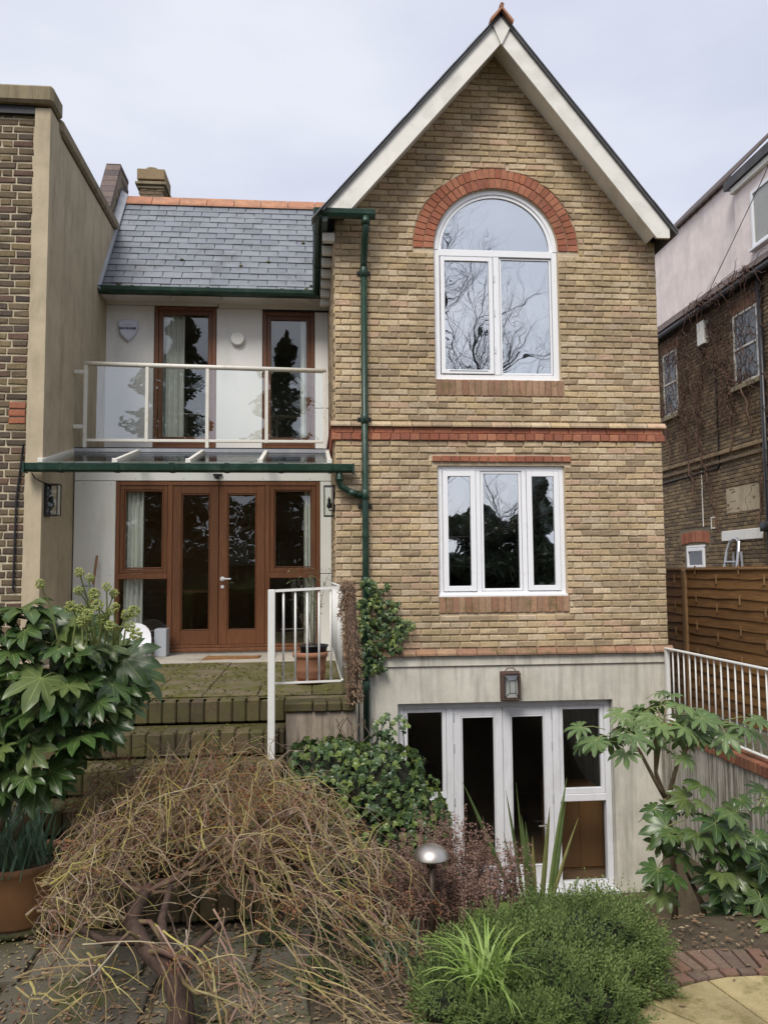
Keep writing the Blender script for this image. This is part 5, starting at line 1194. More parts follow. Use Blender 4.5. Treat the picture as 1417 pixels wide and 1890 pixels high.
# right-hand plants
f2 = thing('fatsia_tree', 'tall thin-stemmed palm-leaved shrub with open pale crown before basement wall', 'shrub', (2.55, 5.75, -.45), 'palmate-leaved shrubs')
m = MB(); YB = 5.7
m.tube([(2.56, YB+.05, -.5), (2.55, YB, .0), (2.53, YB, .35), (2.50, YB, .55)], [.026, .024, .022, .019], 8); 
m.tube([(2.50, YB, .55), (2.44, YB, .72), (2.43, YB-.03, .95), (2.46, YB-.05, 1.16)], [.018, .014, .012, .008], 7)
m.tube([(2.50, YB, .55), (2.42, YB-.02, .68), (2.30, YB-.05, .90), (2.12, YB-.08, 1.05)], [.018, .014, .011, .008], 7)
m.tube([(2.51, YB, .5), (2.60, YB, .78), (2.72, YB-.04, .98), (2.86, YB-.06, 1.12)], [.017, .014, .011, .008], 7)
m.tube([(2.44, YB, .72), (2.53, YB+.08, 1.0), (2.58, YB+.08, 1.22)], [.011, .009, .006], 6); m.build('stem', 'pale_bark', f2, True)
R6 = random.Random(61)
tops = [(2.46, YB-.05, 1.16, 12), (2.12, YB-.08, 1.06, 9), (2.86, YB-.06, 1.12, 10), (2.58, YB+.08, 1.20, 9), (2.32, YB-.05, .98, 5), (2.70, YB-.03, 1.02, 5)]
for (x, y, z, n) in tops:
    for k in range(n):
        a = 2*math.pi*(k+R6.random()*.6)/n; d = Vector((math.cos(a), math.sin(a)*.8-.15, R6.uniform(-.5, .12))); L_ = R6.uniform(.18, .32)
        inst('leaf', R6.choice(FP), Vector((x, y, z))+d.normalized()*L_, f2, orient(d+Vector((0, 0, -.25)), Vector((0, -.3, 1)), R6.uniform(-.3, .3)), R6.uniform(.52, .80))
for (x, z) in ((2.45, 1.30), (2.53, 1.28), (2.35, .45), (2.62, .48)): inst('leaf', R6.choice(FP), (x, YB-.1, z), f2, orient(Vector((R6.uniform(-1, 1), -.6, .1)), Vector((0, -.3, 1))), .42)
f3 = thing('fatsia_shrub', 'low dark palm-leaved shrub spreading at the foot of the concrete retaining wall', 'shrub', (2.85, 5.6, -.4), 'palmate-leaved shrubs')
bl = [(2.75, 5.45, .42, .45, .32, .28), (3.1, 5.4, .35, .38, .32, .32), (2.55, 5.4, .15, .30, .28, .28), (2.95, 5.3, .05, .34, .28, .24), (3.15, 5.3, .05, .2, .2, .3)]
shell_leaves(f3, FA, bl, 72, 8, .55, .95, dmin=.11)
for (x, y, z) in ((2.78, 4.85, .02), (2.92, 4.9, .06), (2.70, 4.95, -.02)): inst('leaf', R6.choice(FA), (x, y, z), f3, orient(Vector((R6.uniform(-.8, .3), -.7, -.1))), .6)
m = MB()
for (x, tx, tz_) in ((2.75, 2.65, .35), (2.82, 2.9, .4), (2.86, 3.1, .35), (2.7, 2.5, .15), (2.9, 3.0, .1)): m.tube([(x, 5.5, -.45), (x+(tx-x)*.3, 5.48, -.1), (tx, 5.42, tz_)], [.024, .018, .01], 7)
m.build('stem', 'bark', f3, True)

# ================================================================== IVY
def ivy_mesh(seed, s=.034):
    rr = random.Random(seed); m = MB(); c = m.add([(0, 0, .0)]); o_ = [(-.55, 0, -.02), (-.35, -.55, .03), (.12, -.80, -.06), (.25, -.36, .05), (1.05, 0, -.12), (.25, .36, .05), (.12, .80, -.06), (-.35, .55, .03)]
    q = m.add([(x*s*rr.uniform(.85, 1.15), y*s*rr.uniform(.85, 1.15), z*s*1.8) for x, y, z in o_])
    for i in range(8): m.face([c, q+i, q+(i+1) % 8], [(0, 0), (1 if i % 2 else .2, 0), (.2 if i % 2 else 1, 0)])
    return m
IV = [ivy_mesh(k).mesh('leaf', 'ivy_leaf') for k in range(5)]; IVG = [ivy_mesh(k) for k in range(5)]
def scatter_leaves(parent, spots, nind, seed):
    """spots: (point, normal) nearest first; the first nind become leaf objects, the rest one mass"""
    rr = random.Random(seed); mass = MB()
    for i, (p, nrm) in enumerate(spots):
        d = Vector((rr.uniform(-.8, .8), rr.uniform(-.4, .4), -1))+nrm*.35; e = orient(d, nrm+Vector((rr.uniform(-.45, .45), rr.uniform(-.45, .45), .35)), rr.uniform(-.3, .3)); s = rr.uniform(.65, 1.35)
        if i < nind: inst('leaf', rr.choice(IV), p, parent, e, s)
        else:
            M_ = e.to_matrix(); src = rr.choice(IVG); b0 = mass.add([p+M_ @ (Vector(v)*s) for v in src.V]); mass.r = rr.random()
            for f, u in zip(src.F, src.U): mass.face([b0+k for k in f], u)
    if mass.F: mass.build('foliage', 'ivy_leaf', parent, kind='stuff')
def mound_spots(blobs, n, seed, noise=.08, zmin=-9):
    rr = random.Random(seed); S = []
    while len(S) < n:
        k = rr.randrange(len(blobs)); cx, cy, cz, rx, ry, rz = blobs[k]; d = Vector((rr.gauss(0, 1), rr.gauss(0, 1), rr.gauss(0, 1))).normalized()
        if d.y > .75 or d.z < -.85: continue
        s = 1+noise*(math.sin(d.x*9+k)+math.sin(d.z*11+2*k)+math.sin(d.y*8))*.5-abs(rr.gauss(0, .06)); p = Vector((cx+d.x*rx*s, cy+d.y*ry*s, cz+d.z*rz*s))
        if p.z < zmin: continue
        if any(j != k and ((p.x-b_[0])/b_[3])**2+((p.y-b_[1])/b_[4])**2+((p.z-b_[2])/b_[5])**2 < .72 for j, b_ in enumerate(blobs)): continue
        S.append((p, Vector((d.x/rx, d.y/ry, d.z/rz)).normalized()))
    return S
iv = thing('ivy_mound', 'dense mound of green ivy spilling over the low wall beside the basement doors', 'ivy', (.4, 6.1, 0))
IB = [(.15, 6.12, .62, .38, .30, .34), (.50, 6.05, .55, .36, .32, .40), (.75, 6.0, .22, .28, .30, .48), (.45, 5.95, .05, .46, .30, .55), (.82, 5.95, -.1, .26, .28, .45)]
S = mound_spots(IB, 2600, 12, .10); S.sort(key=lambda a: a[0].y*1.0-a[0].z*.2)
scatter_leaves(iv, S, 260, 13)
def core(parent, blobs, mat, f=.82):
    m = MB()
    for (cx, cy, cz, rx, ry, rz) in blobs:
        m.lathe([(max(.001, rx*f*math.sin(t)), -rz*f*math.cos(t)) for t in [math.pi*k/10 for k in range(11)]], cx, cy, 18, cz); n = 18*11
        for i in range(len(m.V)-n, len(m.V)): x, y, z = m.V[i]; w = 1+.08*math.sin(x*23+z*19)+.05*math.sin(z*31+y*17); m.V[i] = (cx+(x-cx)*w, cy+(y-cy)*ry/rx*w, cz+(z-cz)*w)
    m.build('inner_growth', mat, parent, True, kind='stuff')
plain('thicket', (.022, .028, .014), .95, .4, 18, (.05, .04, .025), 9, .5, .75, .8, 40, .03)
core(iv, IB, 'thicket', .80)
m = MB()
for k in range(9):
    x = R6.uniform(.2, .75); pts = [Vector((x, 6.15, .75))]
    for i in range(6): pts.append(pts[-1]+Vector((R6.uniform(-.05, .05), R6.uniform(-.03, .03), .055)))
    m.tube(pts, [.004]*7, 4, False)
m.build('stem', 'bark', iv)
for k in range(26):
    x = .55+R6.uniform(-.09, .16); inst('leaf', R6.choice(IV), (x, 6.05+R6.uniform(-.05, .05), .98+R6.random()*.16*(1-abs(x-.6)*4)), iv, orient(Vector((R6.uniform(-1, 1), -.5, -.6)), Vector((0, -1, .6))), R6.uniform(.8, 1.2))
wi = thing('wall_ivy', 'ivy climbing the brick wall around the foot of the green drainpipe', 'ivy', (.7, 9.25, 1.2)); S = []; R7 = random.Random(71)
def inside(x, z):
    if z < 1.45: return .43+.03*math.sin(z*20) < x < (.72+ (z-1.0)*.9) + .06*math.sin(z*31)
    return (.47+(z-1.45)*.25) + .05*math.sin(z*27) < x < 1.16-(z-1.5)*.72+.09*math.sin(z*29) and z < 2.1
while len(S) < 760:
    x, z = R7.uniform(.4, 1.3), R7.uniform(.98, 2.12)
    if inside(x, z) and math.sin(x*17+z*5)*math.sin(z*13-x*7) > -.75: S.append((Vector((x, 9.27-abs(R7.gauss(0, .05))-(.12 if abs(x-.625) < .06 and R7.random() < .25 else 0), z)), Vector((R7.uniform(-.3, .3), -1, R7.uniform(.1, .7))).normalized()))
S.sort(key=lambda a: a[0].y); scatter_leaves(wi, S, 220, 72)
m = MB()
for k in range(12):
    x, z = R7.uniform(.5, .75), 1.0; pts = []
    for i in range(9): pts.append((x, 9.28, z)); x += R7.uniform(-.04, .07); z += .1
    m.tube(pts, .004, 4, False)
m.build('stem', 'bark', wi)
# old ivy trunk on the terrace corner
ot = thing('old_ivy_stem', 'thick fibrous dead ivy stem standing against the end of the white railing', 'ivy stem', (.30, 6.46, 1.1))
m = MB(); R8 = random.Random(8)
m.tube([(.335, 6.42, 1.14), (.325, 6.42, 1.3), (.335, 6.40, 1.55), (.315, 6.40, 1.8), (.305, 6.42, 2.0), (.29, 6.42, 2.09)], [.028, .040, .048, .045, .052, .036], 12)
m.build('trunk', 'fibrous_bark', ot, True)
m = MB()
for k in range(1100):
    z = R8.uniform(1.15, 2.1); a = R8.uniform(0, 2*math.pi); cx = .325+.015*math.sin(z*6)-(.03 if z > 1.8 else 0); rd = .042+R8.uniform(-.012, .02); p = Vector((cx+rd*math.cos(a), 6.41+rd*math.sin(a), z)); d = Vector((math.cos(a)*.6+R8.uniform(-.5, .5), math.sin(a)*.6+R8.uniform(-.5, .5), R8.uniform(-1.2, .6)))
    m.r = R8.random(); m.tube([p, p+d*.016, p+d*.03+Vector((0, 0, R8.uniform(-.012, .004)))], [.0042, .0036, .0014], 3, False)
m.build('fibres', 'ivy_fibre', ot, kind='stuff')
# ================================================================== WEEPING SHRUB (bare)
ac = thing('weeping_maple', 'bare weeping maple with yellow-green twigs arching over the garden steps', 'shrub', (-.68, 4.15, 0))
RA = random.Random(2024)
m = MB()
T0 = [(-.60, 3.98, -.05), (-.61, 4.05, .13), (-.67, 4.12, .25), (-.80, 4.21, .33), (-.90, 4.34, .41), (-.86, 4.47, .50)]
m.tube(T0, [.060, .050, .046, .044, .042, .032], 10)
m.tube([(-.55, 3.99, -.05), (-.585, 4.07, .15), (-.69, 4.15, .30), (-.74, 4.28, .44), (-.72, 4.42, .55)], [.036, .032, .028, .022, .016], 8)
m.tube([(-.65, 3.97, -.05), (-.64, 4.03, .10), (-.63, 4.1, .22), (-.55, 4.2, .34), (-.42, 4.32, .42)], [.03, .028, .026, .02, .014], 8)
m.tube([(-.84, 4.24, .36), (-1.0, 4.22, .37), (-1.14, 4.24, .44)], [.026, .02, .013], 7)
m.build('trunk', 'acer_trunk', ac, True)
tw = {1: MB(), 2: MB(), 3: MB()}; dead = MB(); CX, CYY = -.70, 4.80; allpts = []
def dome(x, y):
    """height of the umbrella of twigs above this place"""
    dx = x-CX; ax = .55*(max(0., dx-.3)/.9)**1.3 if dx > 0 else .35*(max(0., -dx-.2)/.7)**1.4
    ay = .46*(max(0., 4.9-y)/.75)**1.2 if y < 4.9 else .9*(max(0., y-5.3)/.5)**2
    return max(.12, 1.02-ax-ay)
def grow(p, th, ln, rad, lev, mb, n, f, wob, droop=0.):
    """a branch that wanders over the dome: heading th in plan, f = fraction of the dome height it keeps to"""
    pts = [p.copy()]; rr = [rad]; z = p.z; vz = 0.
    if lev and p.y < 4.3 and RA.random() < .65: return [p.copy()]*(n+1)
    for i in range(n):
        th += RA.uniform(-wob, wob); st = ln/n*RA.uniform(.7, 1.3); x, y = p.x+math.cos(th)*st, p.y+math.sin(th)*st*.9
        tz_ = dome(x, y)*f; vz = .35*vz+.35*(tz_-z)+RA.uniform(-.5, .5)*st*.75-droop*st; vz = max(-st*1.5, min(st*1.3, vz)); z = max(.03, z+vz)
        p = Vector((x, y, z)); pts.append(p); rr.append(max(.0013, rad*(1-.7*(i+1)/n)))
        ex, ey = x+.6, y-4.8
        if x < -1.30: th = RA.uniform(-1.0, 1.0)
        if lev and (ex/(1.05 if ex > 0 else .8))**2+(ey/(.75 if ey > 0 else .62))**2 > 1.0 and RA.random() < .5: th += RA.choice((-1, 1))*.9
    mb.r = RA.random(); mb.tube(pts, rr, 7 if lev == 0 else 5 if lev == 1 else 3, False); return pts
for (a, ln, pz) in ((-2.9, .55, 4), (-2.3, .4, 3), (2.8, .6, 5), (2.3, .85, 5), (1.9, 1.0, 5), (1.55, 1.0, 5), (1.2, 1.1, 5), (.85, 1.2, 5), (.55, 1.25, 5), (.3, 1.3, 5), (.05, 1.25, 5), (-.25, 1.1, 4), (-.6, .8, 3), (3.1, .6, 5)):
    mb = MB(); pts = grow(Vector(T0[pz]), a, ln, RA.uniform(.011, .019), 0, mb, 10, RA.uniform(.55, .82), .45); mb.build('limb', 'acer_limb', ac, True)
    for i in range(3, len(pts)):
        for _ in range(3):
            if RA.random() < .25: continue
            th = a+RA.choice((-1, 1))*RA.uniform(.25, 1.7); q = grow(pts[i], th, RA.uniform(.3, .65), RA.uniform(.0045, .0075), 1, tw[1], 7, RA.uniform(.62, 1.08), .5, .0)
            for j in range(2, len(q)):
                for _2 in range(2):
                    if RA.random() < .34:
                        dv = q[j]-q[j-1]
                        if dv.length < 1e-6: continue
                        t3 = math.atan2(dv.y, dv.x)+RA.choice((-1, 1))*RA.uniform(.3, 1.9)
                        w = grow(q[j], t3, RA.uniform(.15, .42), RA.uniform(.0022, .0036), 2, tw[2], 5, RA.uniform(.55, 1.16), .45, .0)
                        if RA.random() < .4:
                            k = RA.randrange(2, 6); dv = w[k]-w[k-1]; grow(w[k], math.atan2(dv.y, dv.x)+RA.choice((-1, 1))*RA.uniform(.3, .8), RA.uniform(.08, .22), .002, 2, tw[3], 4, RA.uniform(.7, 1.05), .4, .3)
                        if RA.random() < .09: allpts.append(w[RA.randrange(2, 6)])
for k in range(260):                     # free-lying twigs that cross in every direction
    rr_, aa = math.sqrt(RA.random())*.95, RA.uniform(0, 6.283); x, y = CX+math.cos(aa)*rr_*(1.1 if math.cos(aa) > 0 else .75), CYY+.1+math.sin(aa)*rr_*.68
    if y < 4.4 and RA.random() < .75: continue
    w = grow(Vector((x, y, dome(x, y)*RA.uniform(.7, 1.04))), RA.uniform(0, 6.283), RA.uniform(.2, .55), RA.uniform(.0022, .0038), 2, tw[2], 6, RA.uniform(.6, 1.18), .45, .0)
    if RA.random() < .6: kk = RA.randrange(2, 6); dv = w[kk]-w[kk-1]; dv.length > 1e-6 and grow(w[kk], math.atan2(dv.y, dv.x)+RA.choice((-.7, .7)), RA.uniform(.1, .25), .002, 2, tw[3], 4, RA.uniform(.8, 1.2), .4, .0)
def trail(p, d, ln, rad, mb, n=9, sag=.09):
    pts = [p.copy()]; d = d.normalized()
    for i in range(n): d = (d+Vector((RA.uniform(-.16, .16), RA.uniform(-.16, .16), RA.uniform(-.1, .1)-sag))).normalized(); p = p+d*ln/n; p.z = max(p.z, .02); pts.append(p.copy())
    mb.r = RA.random(); mb.tube(pts, [max(.0013, rad*(1-.7*i/n)) for i in range(n+1)], 3, False); return pts
for k in range(48):                     # long shoots trailing to the right over the bed
    x, y = RA.uniform(-.3, .25), RA.uniform(4.0, 4.9); p = Vector((x, y, dome(x, y)*RA.uniform(.5, .95))); w = trail(p, Vector((RA.uniform(.5, 1.1), RA.uniform(-.55, .05), RA.uniform(-.45, .0))), RA.uniform(.4, .75), RA.uniform(.0026, .0042), tw[2])
    for _ in range(2): kk = RA.randrange(3, 8); trail(w[kk], (w[kk]-w[kk-1]).normalized()+Vector((RA.uniform(-.5, .5), RA.uniform(-.5, .5), RA.uniform(-.3, .2))), RA.uniform(.12, .3), .002, tw[3], 5)
for k in range(16):                      # stouter shoots coming forward low on the left
    p = Vector((RA.uniform(-1.1, -.4), RA.uniform(4.05, 4.4), RA.uniform(.25, .5))); w = trail(p, Vector((RA.uniform(-.35, .6), RA.uniform(-.7, .0), RA.uniform(-.4, .2))), RA.uniform(.3, .6), RA.uniform(.004, .007), tw[1], 7, .07)
    for _ in range(3): kk = RA.randrange(2, 7); trail(w[kk], (w[kk]-w[kk-1]).normalized()+Vector((RA.uniform(-.8, .8), RA.uniform(-.5, .5), RA.uniform(-.3, .3))), RA.uniform(.12, .3), .0026, tw[2], 5)
for lev, nm in ((1, 'branches'), (2, 'twigs'), (3, 'twig_tips')): tw[lev].build(nm, 'acer_twig', ac, kind='stuff')
for k in range(4200):                    # single withered leaves caught in the twigs
    x, y = RA.gauss(-.5, .38), RA.gauss(4.88, .25)
    if ((x+.5)/(.95 if x > -.5 else .7))**2+((y-4.88)/.55)**2 > 1: continue
    o_ = Vector((x, y, dome(x, y)*RA.uniform(.55, 1.05))); dead.r = RA.random(); d = Vector((RA.uniform(-1, 1), RA.uniform(-1, 1), RA.uniform(-1, .4))).normalized()*RA.uniform(.014, .03); s = d.orthogonal().normalized()*.004; q = dead.add([o_, o_+d*.5+s, o_+d, o_+d*.5-s]); dead.face([q, q+1, q+2, q+3])
for p in allpts[:80]:
    for _ in range(30):
        o_ = p+Vector((RA.gauss(0, .035), RA.gauss(0, .03), RA.gauss(-.02, .028))); dead.r = RA.random(); d = Vector((RA.uniform(-1, 1), RA.uniform(-1, 1), RA.uniform(-1, .4))).normalized()*RA.uniform(.018, .040); s = d.orthogonal().normalized()*.0045; q = dead.add([o_, o_+d*.5+s, o_+d, o_+d*.5-s]); dead.face([q, q+1, q+2, q+3])
dead.build('dead_leaves', 'dead_leaf', ac, kind='stuff')

# ================================================================== LOW GREEN BUSHES
def bush(name, label, blobs, n, seed, mat, cat='shrub', leaf=.025, shoot=.06):
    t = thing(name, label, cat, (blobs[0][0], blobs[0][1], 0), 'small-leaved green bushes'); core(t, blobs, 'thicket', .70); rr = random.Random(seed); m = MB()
    for (p, nrm) in mound_spots(blobs, n, seed, .26, -.1):
        d = (nrm+Vector((rr.uniform(-.5, .5), rr.uniform(-.5, .4), rr.uniform(.0, .7)))).normalized(); u = d.orthogonal().normalized(); v = d.cross(u); p = p-d*.03; m.r = (.5+.5*math.sin(p.x*9+p.y*7+p.z*6))*.6+rr.random()*.4; L_ = shoot*(rr.uniform(.6, 1.7) if rr.random() < .93 else rr.uniform(1.8, 2.8))
        for k in range(9):
            a = k*2.4; t_ = k/8; o_ = p+d*L_*t_; o2 = (u*math.cos(a)+v*math.sin(a)); tip = o_+(o2*(.95-.5*t_)+d*(.45+.5*t_)).normalized()*leaf*(1.15-.35*t_); w = d.cross(o2).normalized()*leaf*.16; md = (o_+tip)/2
            q = m.add([o_, md+w, tip, md-w]); m.face([q, q+1, q+2, q+3])
    m.build('foliage', mat, t, kind='stuff'); return t
bush('hebe_bush', 'wide mound of fine-leaved green bush at the bottom beside brick edging', [(1.48, 4.46, .12, .34, .32, .25), (1.18, 4.22, .10, .34, .32, .22), (1.70, 4.62, .06, .24, .26, .19), (1.28, 3.98, .03, .28, .28, .20), (1.55, 4.82, .0, .32, .22, .20), (1.14, 4.62, .03, .24, .22, .20), (1.56, 4.26, .02, .22, .24, .20), (1.05, 3.95, .0, .26, .22, .18)], 6800, 91, 'hebe_leaf')
bush('hebe_bush', 'small dark green bush left of the grass tuft, under the path light', [(.78, 4.40, .03, .20, .20, .15), (.70, 4.12, .03, .20, .22, .17), (.92, 4.6, .02, .2, .2, .17), (.88, 3.95, .02, .2, .2, .15)], 2300, 92, 'hebe_leaf')
bush('ground_cover', 'ragged low green seedlings spreading under the maple twigs', [(.22, 5.1, .0, .20, .2, .10), (.38, 4.8, .0, .16, .14, .07), (.05, 4.5, .0, .14, .12, .08), (-.2, 4.95, .0, .16, .14, .10)], 420, 93, 'hebe_leaf')
def blades(name, label, cat, base, n, ln, wid, arch, mat, seed, spread=.04, part='blade', single=False, lean=None, up=1.):
    t = thing(name, label, cat, base); rr = random.Random(seed); m = MB()
    for k in range(n):
        if single: m = MB()
        a = rr.uniform(0, 2*math.pi); p = Vector(base)+Vector((rr.gauss(0, spread), rr.gauss(0, spread), 0)); d = Vector((math.cos(a)*rr.uniform(.15, .8), math.sin(a)*rr.uniform(.15, .8), up)); L_ = ln*rr.uniform(.6, 1.1)
        if lean: d += Vector(lean)
        d.normalize(); s = d.cross(Vector((0, 0, 1))).normalized() if d.z < .99 else Vector((1, 0, 0)); s = (s+Vector((rr.uniform(-.6, .6), rr.uniform(-.6, .6), 0))).normalized(); m.r = rr.random(); prev = None; ns = 7
        for i in range(ns+1):
            t_ = i/ns; w = wid*(1-t_**2.2)*(.7+.3*min(1, t_*4))+.0004; q = m.add([p-s*w, p+s*w+Vector((0, 0, w*.3))])
            if prev is not None: m.face([prev, prev+1, q+1, q])
            prev = q; d.z -= arch*(.4+t_); d.normalize(); p = p+d*L_/ns
        if single: m.build(part, mat, t)
    if not single: m.build(part, mat, t)
    return t
blades('grass_tuft', 'bright lime green arching grass tuft in front of the green bush', 'grass', (.84, 4.02, .12), 85, .44, .0065, .30, 'grass_blade', 17, .05, 'blades')
blades('daffodil_clump', 'blue-green strap leaves growing in the large terracotta pot', 'plant', (-1.82, 5.36, .38), 130, .42, .009, .09, 'daffodil_leaf', 18, .11, 'blades', up=1.3)
blades('grass_tuft', 'thin pale grass blades by the bed edge left of the path light', 'grass', (.45, 4.55, .0), 26, .26, .004, .2, 'daffodil_leaf', 19, .06, 'blades')
# sword-leaved plant: each blade its own part
sw = thing('sword_leaf_plant', 'stiff upright sword-leaved plant in front of the grey basement doors', 'plant', (1.43, 5.35, -.1)); R9 = random.Random(9)
for (x0, x1, zt_, w, lean) in ((1.36, .98, .80, .017, -1), (1.40, 1.28, .72, .013, 0), (1.41, 1.34, .78, .009, 0), (1.42, 1.36, .58, .020, 0), (1.45, 1.40, .52, .020, 0), (1.48, 1.56, .62, .020, 1), (1.52, 1.68, .80, .020, 1), (1.54, 1.66, .66, .016, 1), (1.50, 1.74, .55, .015, 1), (1.38, 1.26, .45, .012, 0), (1.46, 1.45, .42, .018, 0)):
    m = MB(); m.r = R9.random(); prev = None; yb = 5.35+R9.uniform(-.05, .05)
    for i in range(9):
        t_ = i/8; x = x0+(x1-x0)*(t_**1.15); z = -.15+(zt_+.15)*t_; ww = .78*w*(.75+.9*t_*(1-t_)*1.6)*(1-t_**5)+.0008; q = m.add([(x-ww, yb, z), (x, yb-.006, z), (x+ww, yb+.003, z)])
        if prev is not None: m.face([prev, prev+1, q+1, q]); m.face([prev+1, prev+2, q+2, q+1])
        prev = q
    m.build('blade', 'sword_leaf', sw)
# dried brown perennials
def dried(x, y, z0, h, n, seed, label, sp=.10):
    t = thing('dried_perennial', label, 'dead plant', (x, y, z0), 'dry brown stems behind the path light'); rr = random.Random(seed); m = MB(); s_ = MB()
    for k in range(n):
        p = Vector((x+rr.gauss(0, sp*.7), y+rr.gauss(0, sp*.5), z0)); d = Vector((rr.uniform(-.18, .18), rr.uniform(-.15, .15), 1)); H = h*rr.uniform(.55, 1.05); pts = []
        for i in range(6): pts.append(p.copy()); d += Vector((rr.uniform(-.06, .06), rr.uniform(-.06, .06), 0)); p = p+d.normalized()*H/5
        s_.r = rr.random(); s_.tube(pts, [.0022, .002, .0018, .0015, .0012, .001], 3, False)
        for j in range(26):
            t_ = rr.uniform(.25, 1.0); i = min(4, int(t_*5)); o_ = pts[i].lerp(pts[i+1], t_*5-i)
            for _ in range(2):
                m.r = rr.random(); a = Vector((rr.uniform(-1, 1), rr.uniform(-1, 1), rr.uniform(-.3, .6))).normalized(); L_ = rr.uniform(.012, .020); w = a.orthogonal().normalized()*.005; o2 = o_+a*.003; q = m.add([o2, o2+a*L_*.5+w, o2+a*L_, o2+a*L_*.5-w]); m.face([q, q+1, q+2, q+3])
    s_.build('stems', 'dry_brown', t); m.build('seed_heads', 'dry_brown', t)
for i, (x, y, h, n, lab) in enumerate(((.42, 5.15, .50, 34, 'leftmost dry brown seeded clump, next to the ivy mound'), (.62, 5.2, .56, 40, 'dry brown seeded clump just left behind the path light'), (.82, 5.2, .66, 44, 'tallest dry brown seeded clump, just right of the path light'), (1.02, 5.2, .58, 44, 'dry brown seeded clump before the middle of the grey doors'), (1.20, 5.2, .46, 38, 'dry brown seeded clump touching the sword-leaved plant'), (.72, 5.02, .40, 34, 'short dry brown seeded clump at the foot of the path light'), (.98, 4.98, .34, 30, 'short dry brown seeded clump behind the green bush'))):
    dried(x, y, -.08 if y > 5.05 else 0, h*1.12, int(n*1.5), 300+i, lab)
# broad green leaves coming up in the bed
bp = thing('broad_leaf_plant', 'few broad light green leaves coming up before the dry brown stems', 'plant', (1.0, 4.9, 0))
for (x, z, a) in ((.98, .13, .3), (1.13, .16, -.2), (1.06, .10, .1), (.92, .08, .5)):
    m = MB(); m.r = R9.random(); c = Vector((x, 4.86, z)); P = []
    for k in range(12): t_ = 2*math.pi*k/12; P.append(c+Vector((.035*math.cos(t_), .012*math.sin(t_)-.02*math.sin(t_), .052*math.sin(t_)+.01)))
    b0 = m.add([c+Vector((0, .012, 0))]); q = m.add(P)
    for k in range(12): m.face([b0, q+k, q+(k+1) % 12])
    m.tube([c-Vector((0, 0, .05)), (x, 4.88, -.03)], .004, 4, False); m.build('leaf', 'grass_blade', bp)
# leaf litter, gravel, moss (uncountable)
lt = MB(); RL = random.Random(77)
for k in range(3600):
    x, y = RL.uniform(-2.6, 2.9), RL.uniform(3.7, 5.6)
    if k % 3 == 0: x, y = RL.uniform(-1.2, 1.0), RL.uniform(3.7, 5.2)
    if y > 5.22 and x < -.2: continue
    r_ = math.hypot(x-2.25, y-3.3)
    if r_ < 1.25 and RL.random() < .93: continue
    z = gh(x, y)+(.024 if (x < -.02 and y < 5.2) or r_ < 1.27 else .006); a = RL.uniform(0, 6.28); L_ = RL.uniform(.008, .026); w = L_*RL.uniform(.3, .7); lt.r = RL.random()
    c, s = math.cos(a), math.sin(a); P = [(-L_, 0, .002), (0, -w, RL.uniform(.001, .009)), (L_, 0, .004), (0, w, RL.uniform(.001, .009))]; q = lt.add([(x+px*c-py*s, y+px*s+py*c, z+pz) for px, py, pz in P]); lt.face([q, q+1, q+2, q+3])
o = lt.build('leaf_litter', 'litter'); o['kind'] = 'stuff'; o['label'] = 'scattered dry leaf litter on the paving and bed'
gv = MB()
for k in range(1500):
    x, y = RL.uniform(-2.2, 1.4), RL.uniform(3.75, 5.2); 
    if math.sin(x*5)*math.sin(y*7+x*3) < .1: continue
    z = gh(x, y)+(.02 if x < -.02 else .0); s = RL.uniform(.004, .010); gv.r = RL.random()*.5+.25; q = gv.add([(x-s, y, z), (x, y-s, z), (x+s, y, z), (x, y+s, z), (x, y, z+s)])
    for i in range(4): gv.face([q+i, q+(i+1) % 4, q+4])
o = gv.build('gravel', 'yellow_slab'); o['kind'] = 'stuff'; o['label'] = 'pale gravel chips among the flagstones'
ms = MB()
for k in range(2600):
    if k % 2: x, y, z = RL.uniform(-1.9, .33), RL.uniform(6.75, 9.3), tz+.014
    else:
        zz, yy_ = SE[RL.randrange(6)]; x, y, z = RL.uniform(-2.4, -.22), yy_+RL.uniform(.0, .26), zz
    if math.sin(x*6+y*2)*math.sin(y*5-x*3) < -.25: continue
    for _ in range(2):
        a = RL.uniform(0, 6.28); s = RL.uniform(.010, .03); h = RL.uniform(.004, .016); ms.r = RL.random(); q = ms.add([(x, y, z-.002), (x+s*math.cos(a), y+s*math.sin(a), z+h), (x+s*math.cos(a+.8), y+s*math.sin(a+.8), z+h*.6)]); ms.face([q, q+1, q+2])
o = ms.build('moss', 'moss_tuft'); o['kind'] = 'stuff'; o['label'] = 'thin brown-green moss on the terrace and steps'

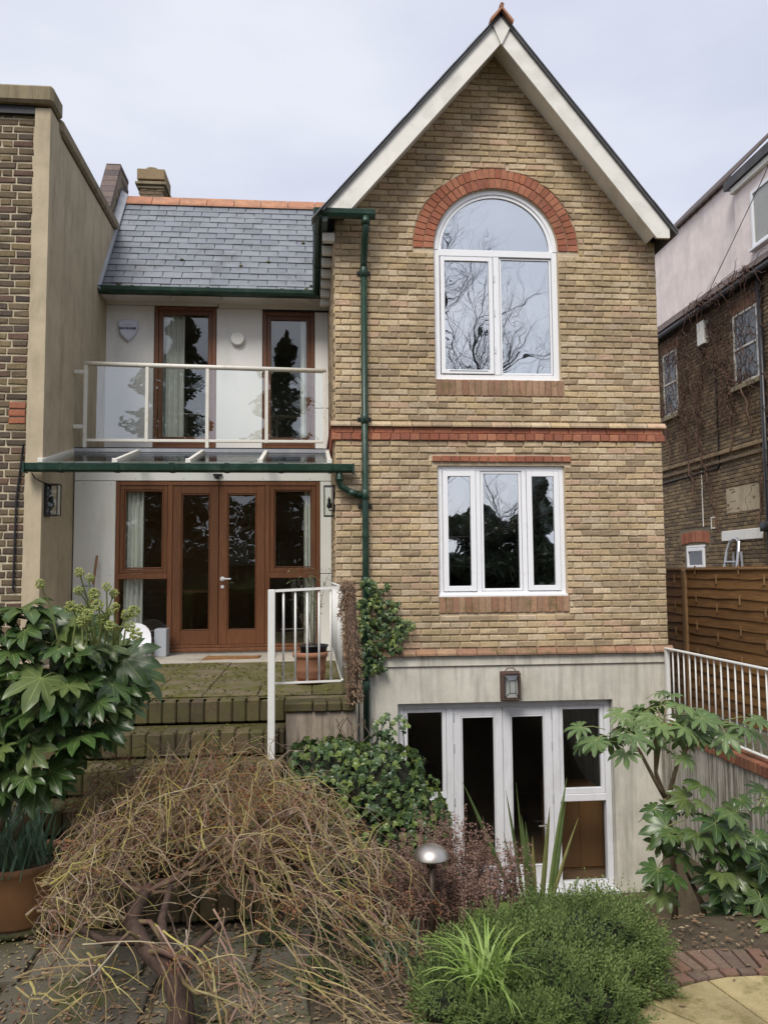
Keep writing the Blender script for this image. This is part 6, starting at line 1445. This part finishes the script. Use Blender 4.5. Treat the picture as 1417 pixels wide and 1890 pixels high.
# ================================================================== GARDEN BEHIND THE CAMERA (seen mirrored in the panes)
RT = random.Random(99)
def bare_tree(x, y, h, label, seed, lean=(0, 0)):
    t = thing('bare_tree', label, 'tree', (x, y, 0)); rr = random.Random(seed); tr = MB(); br_ = MB()
    def go(p, d, ln, r, lev):
        pts = [p.copy()]; rad = [r]; n = 6
        for i in range(n): d = (d+Vector((rr.uniform(-.3, .3), rr.uniform(-.3, .3), rr.uniform(-.12, .22)))*(.5 if lev == 0 else .9)).normalized(); p = p+d*ln/n; pts.append(p.copy()); rad.append(r*(1-.55*(i+1)/n))
        (tr if lev == 0 else br_).tube(pts, rad, 7 if lev < 2 else 3, False)
        if lev < 4:
            for i in range(2 if lev == 0 else 1, n+1):
                for _ in range(2 if lev < 3 else 1):
                    if rr.random() < .85: go(pts[i], (d*.5+Vector((rr.uniform(-1, 1), rr.uniform(-1, 1), rr.uniform(-.2, .8)))).normalized(), ln*rr.uniform(.42, .62), rad[i]*rr.uniform(.4, .6), lev+1)
    go(Vector((x, y, 0)), Vector((*lean, 1)), h*.62, .24, 0); tr.build('trunk', 'tree_bark', t); br_.build('branches', 'tree_bark', t)
bare_tree(3.4, -12, 15, 'tall bare tree behind the viewer, mirrored in the arched window', 5, (.12, 0))
def evergreen(x, y, h, r, n, seed, label, conic=True):
    t = thing('evergreen_tree', label, 'tree', (x, y, 0), 'dark evergreens behind the viewer'); rr = random.Random(seed); m = MB()
    for k in range(n):
        z = h*(.06+.94*rr.random()**(1.3 if conic else .8)); rz_ = r*((1-z/h)**.7 if conic else math.sqrt(max(0, 1-(2*z/h-1)**4)))*(.75+.35*math.sin(z*4+seed)); a = rr.uniform(0, 6.28); q_ = math.sqrt(rr.random()); p = Vector((x+math.cos(a)*rz_*q_, y+math.sin(a)*rz_*q_, z)); s = rr.uniform(.08, .2); u = Vector((rr.uniform(-1, 1), rr.uniform(-1, 1), rr.uniform(-.6, .3))).normalized()*s; v = u.orthogonal().normalized()*s*.4; m.r = rr.random(); q = m.add([p-u, p+v, p+u, p-v]); m.face([q, q+1, q+2, q+3])
    m.build('crown', 'dark_evergreen', t); MB().tube([(x, y, 0), (x, y, h*.85)], [.22, .05], 7).build('trunk', 'tree_bark', t)
evergreen(-5.5, -11, 15, 2.8, 15000, 1, 'tall dark conifer behind the viewer at left, mirrored in the balcony windows'); evergreen(-1.2, -13.5, 13.5, 2.9, 11000, 2, 'broad dark conifer behind the viewer, mirrored in the terrace doors'); evergreen(9.3, -14, 6.4, 2.2, 9000, 3, 'dark conifer behind the viewer at right, mirrored in the casement window')
evergreen(4.4, -14, 4.7, 2.2, 11000, 4, 'round dark holly behind the viewer, mirrored in the casement window', False); evergreen(7.2, -15, 5.0, 2.0, 9000, 5, 'narrow dark holly behind the viewer, mirrored in the casement window', False)
hd = thing('garden_hedge', 'long dark evergreen hedge along the back boundary behind the viewer', 'hedge', (0, -16, 0)); m = MB()
for k in range(22000):
    x = RT.uniform(-20, 20); hh = 3.3+2.6*sstep(2.5, -1, x)+.6*math.sin(x*.9)+.4*math.sin(x*2.3); p = Vector((x, -15.5+RT.uniform(-.7, .4), RT.uniform(0, hh))); s = RT.uniform(.08, .2); u = Vector((RT.uniform(-1, 1), RT.uniform(-.6, .6), RT.uniform(-1, 1))).normalized()*s; v = u.orthogonal().normalized()*s*.5; m.r = RT.random(); q = m.add([p-u, p+v, p+u, p-v]); m.face([q, q+1, q+2, q+3])
m.build('foliage', 'dark_evergreen', hd); MB().box(-20, 20, -16.4, -15.9, 0, 2.8).build('inner_growth', 'thicket', hd)
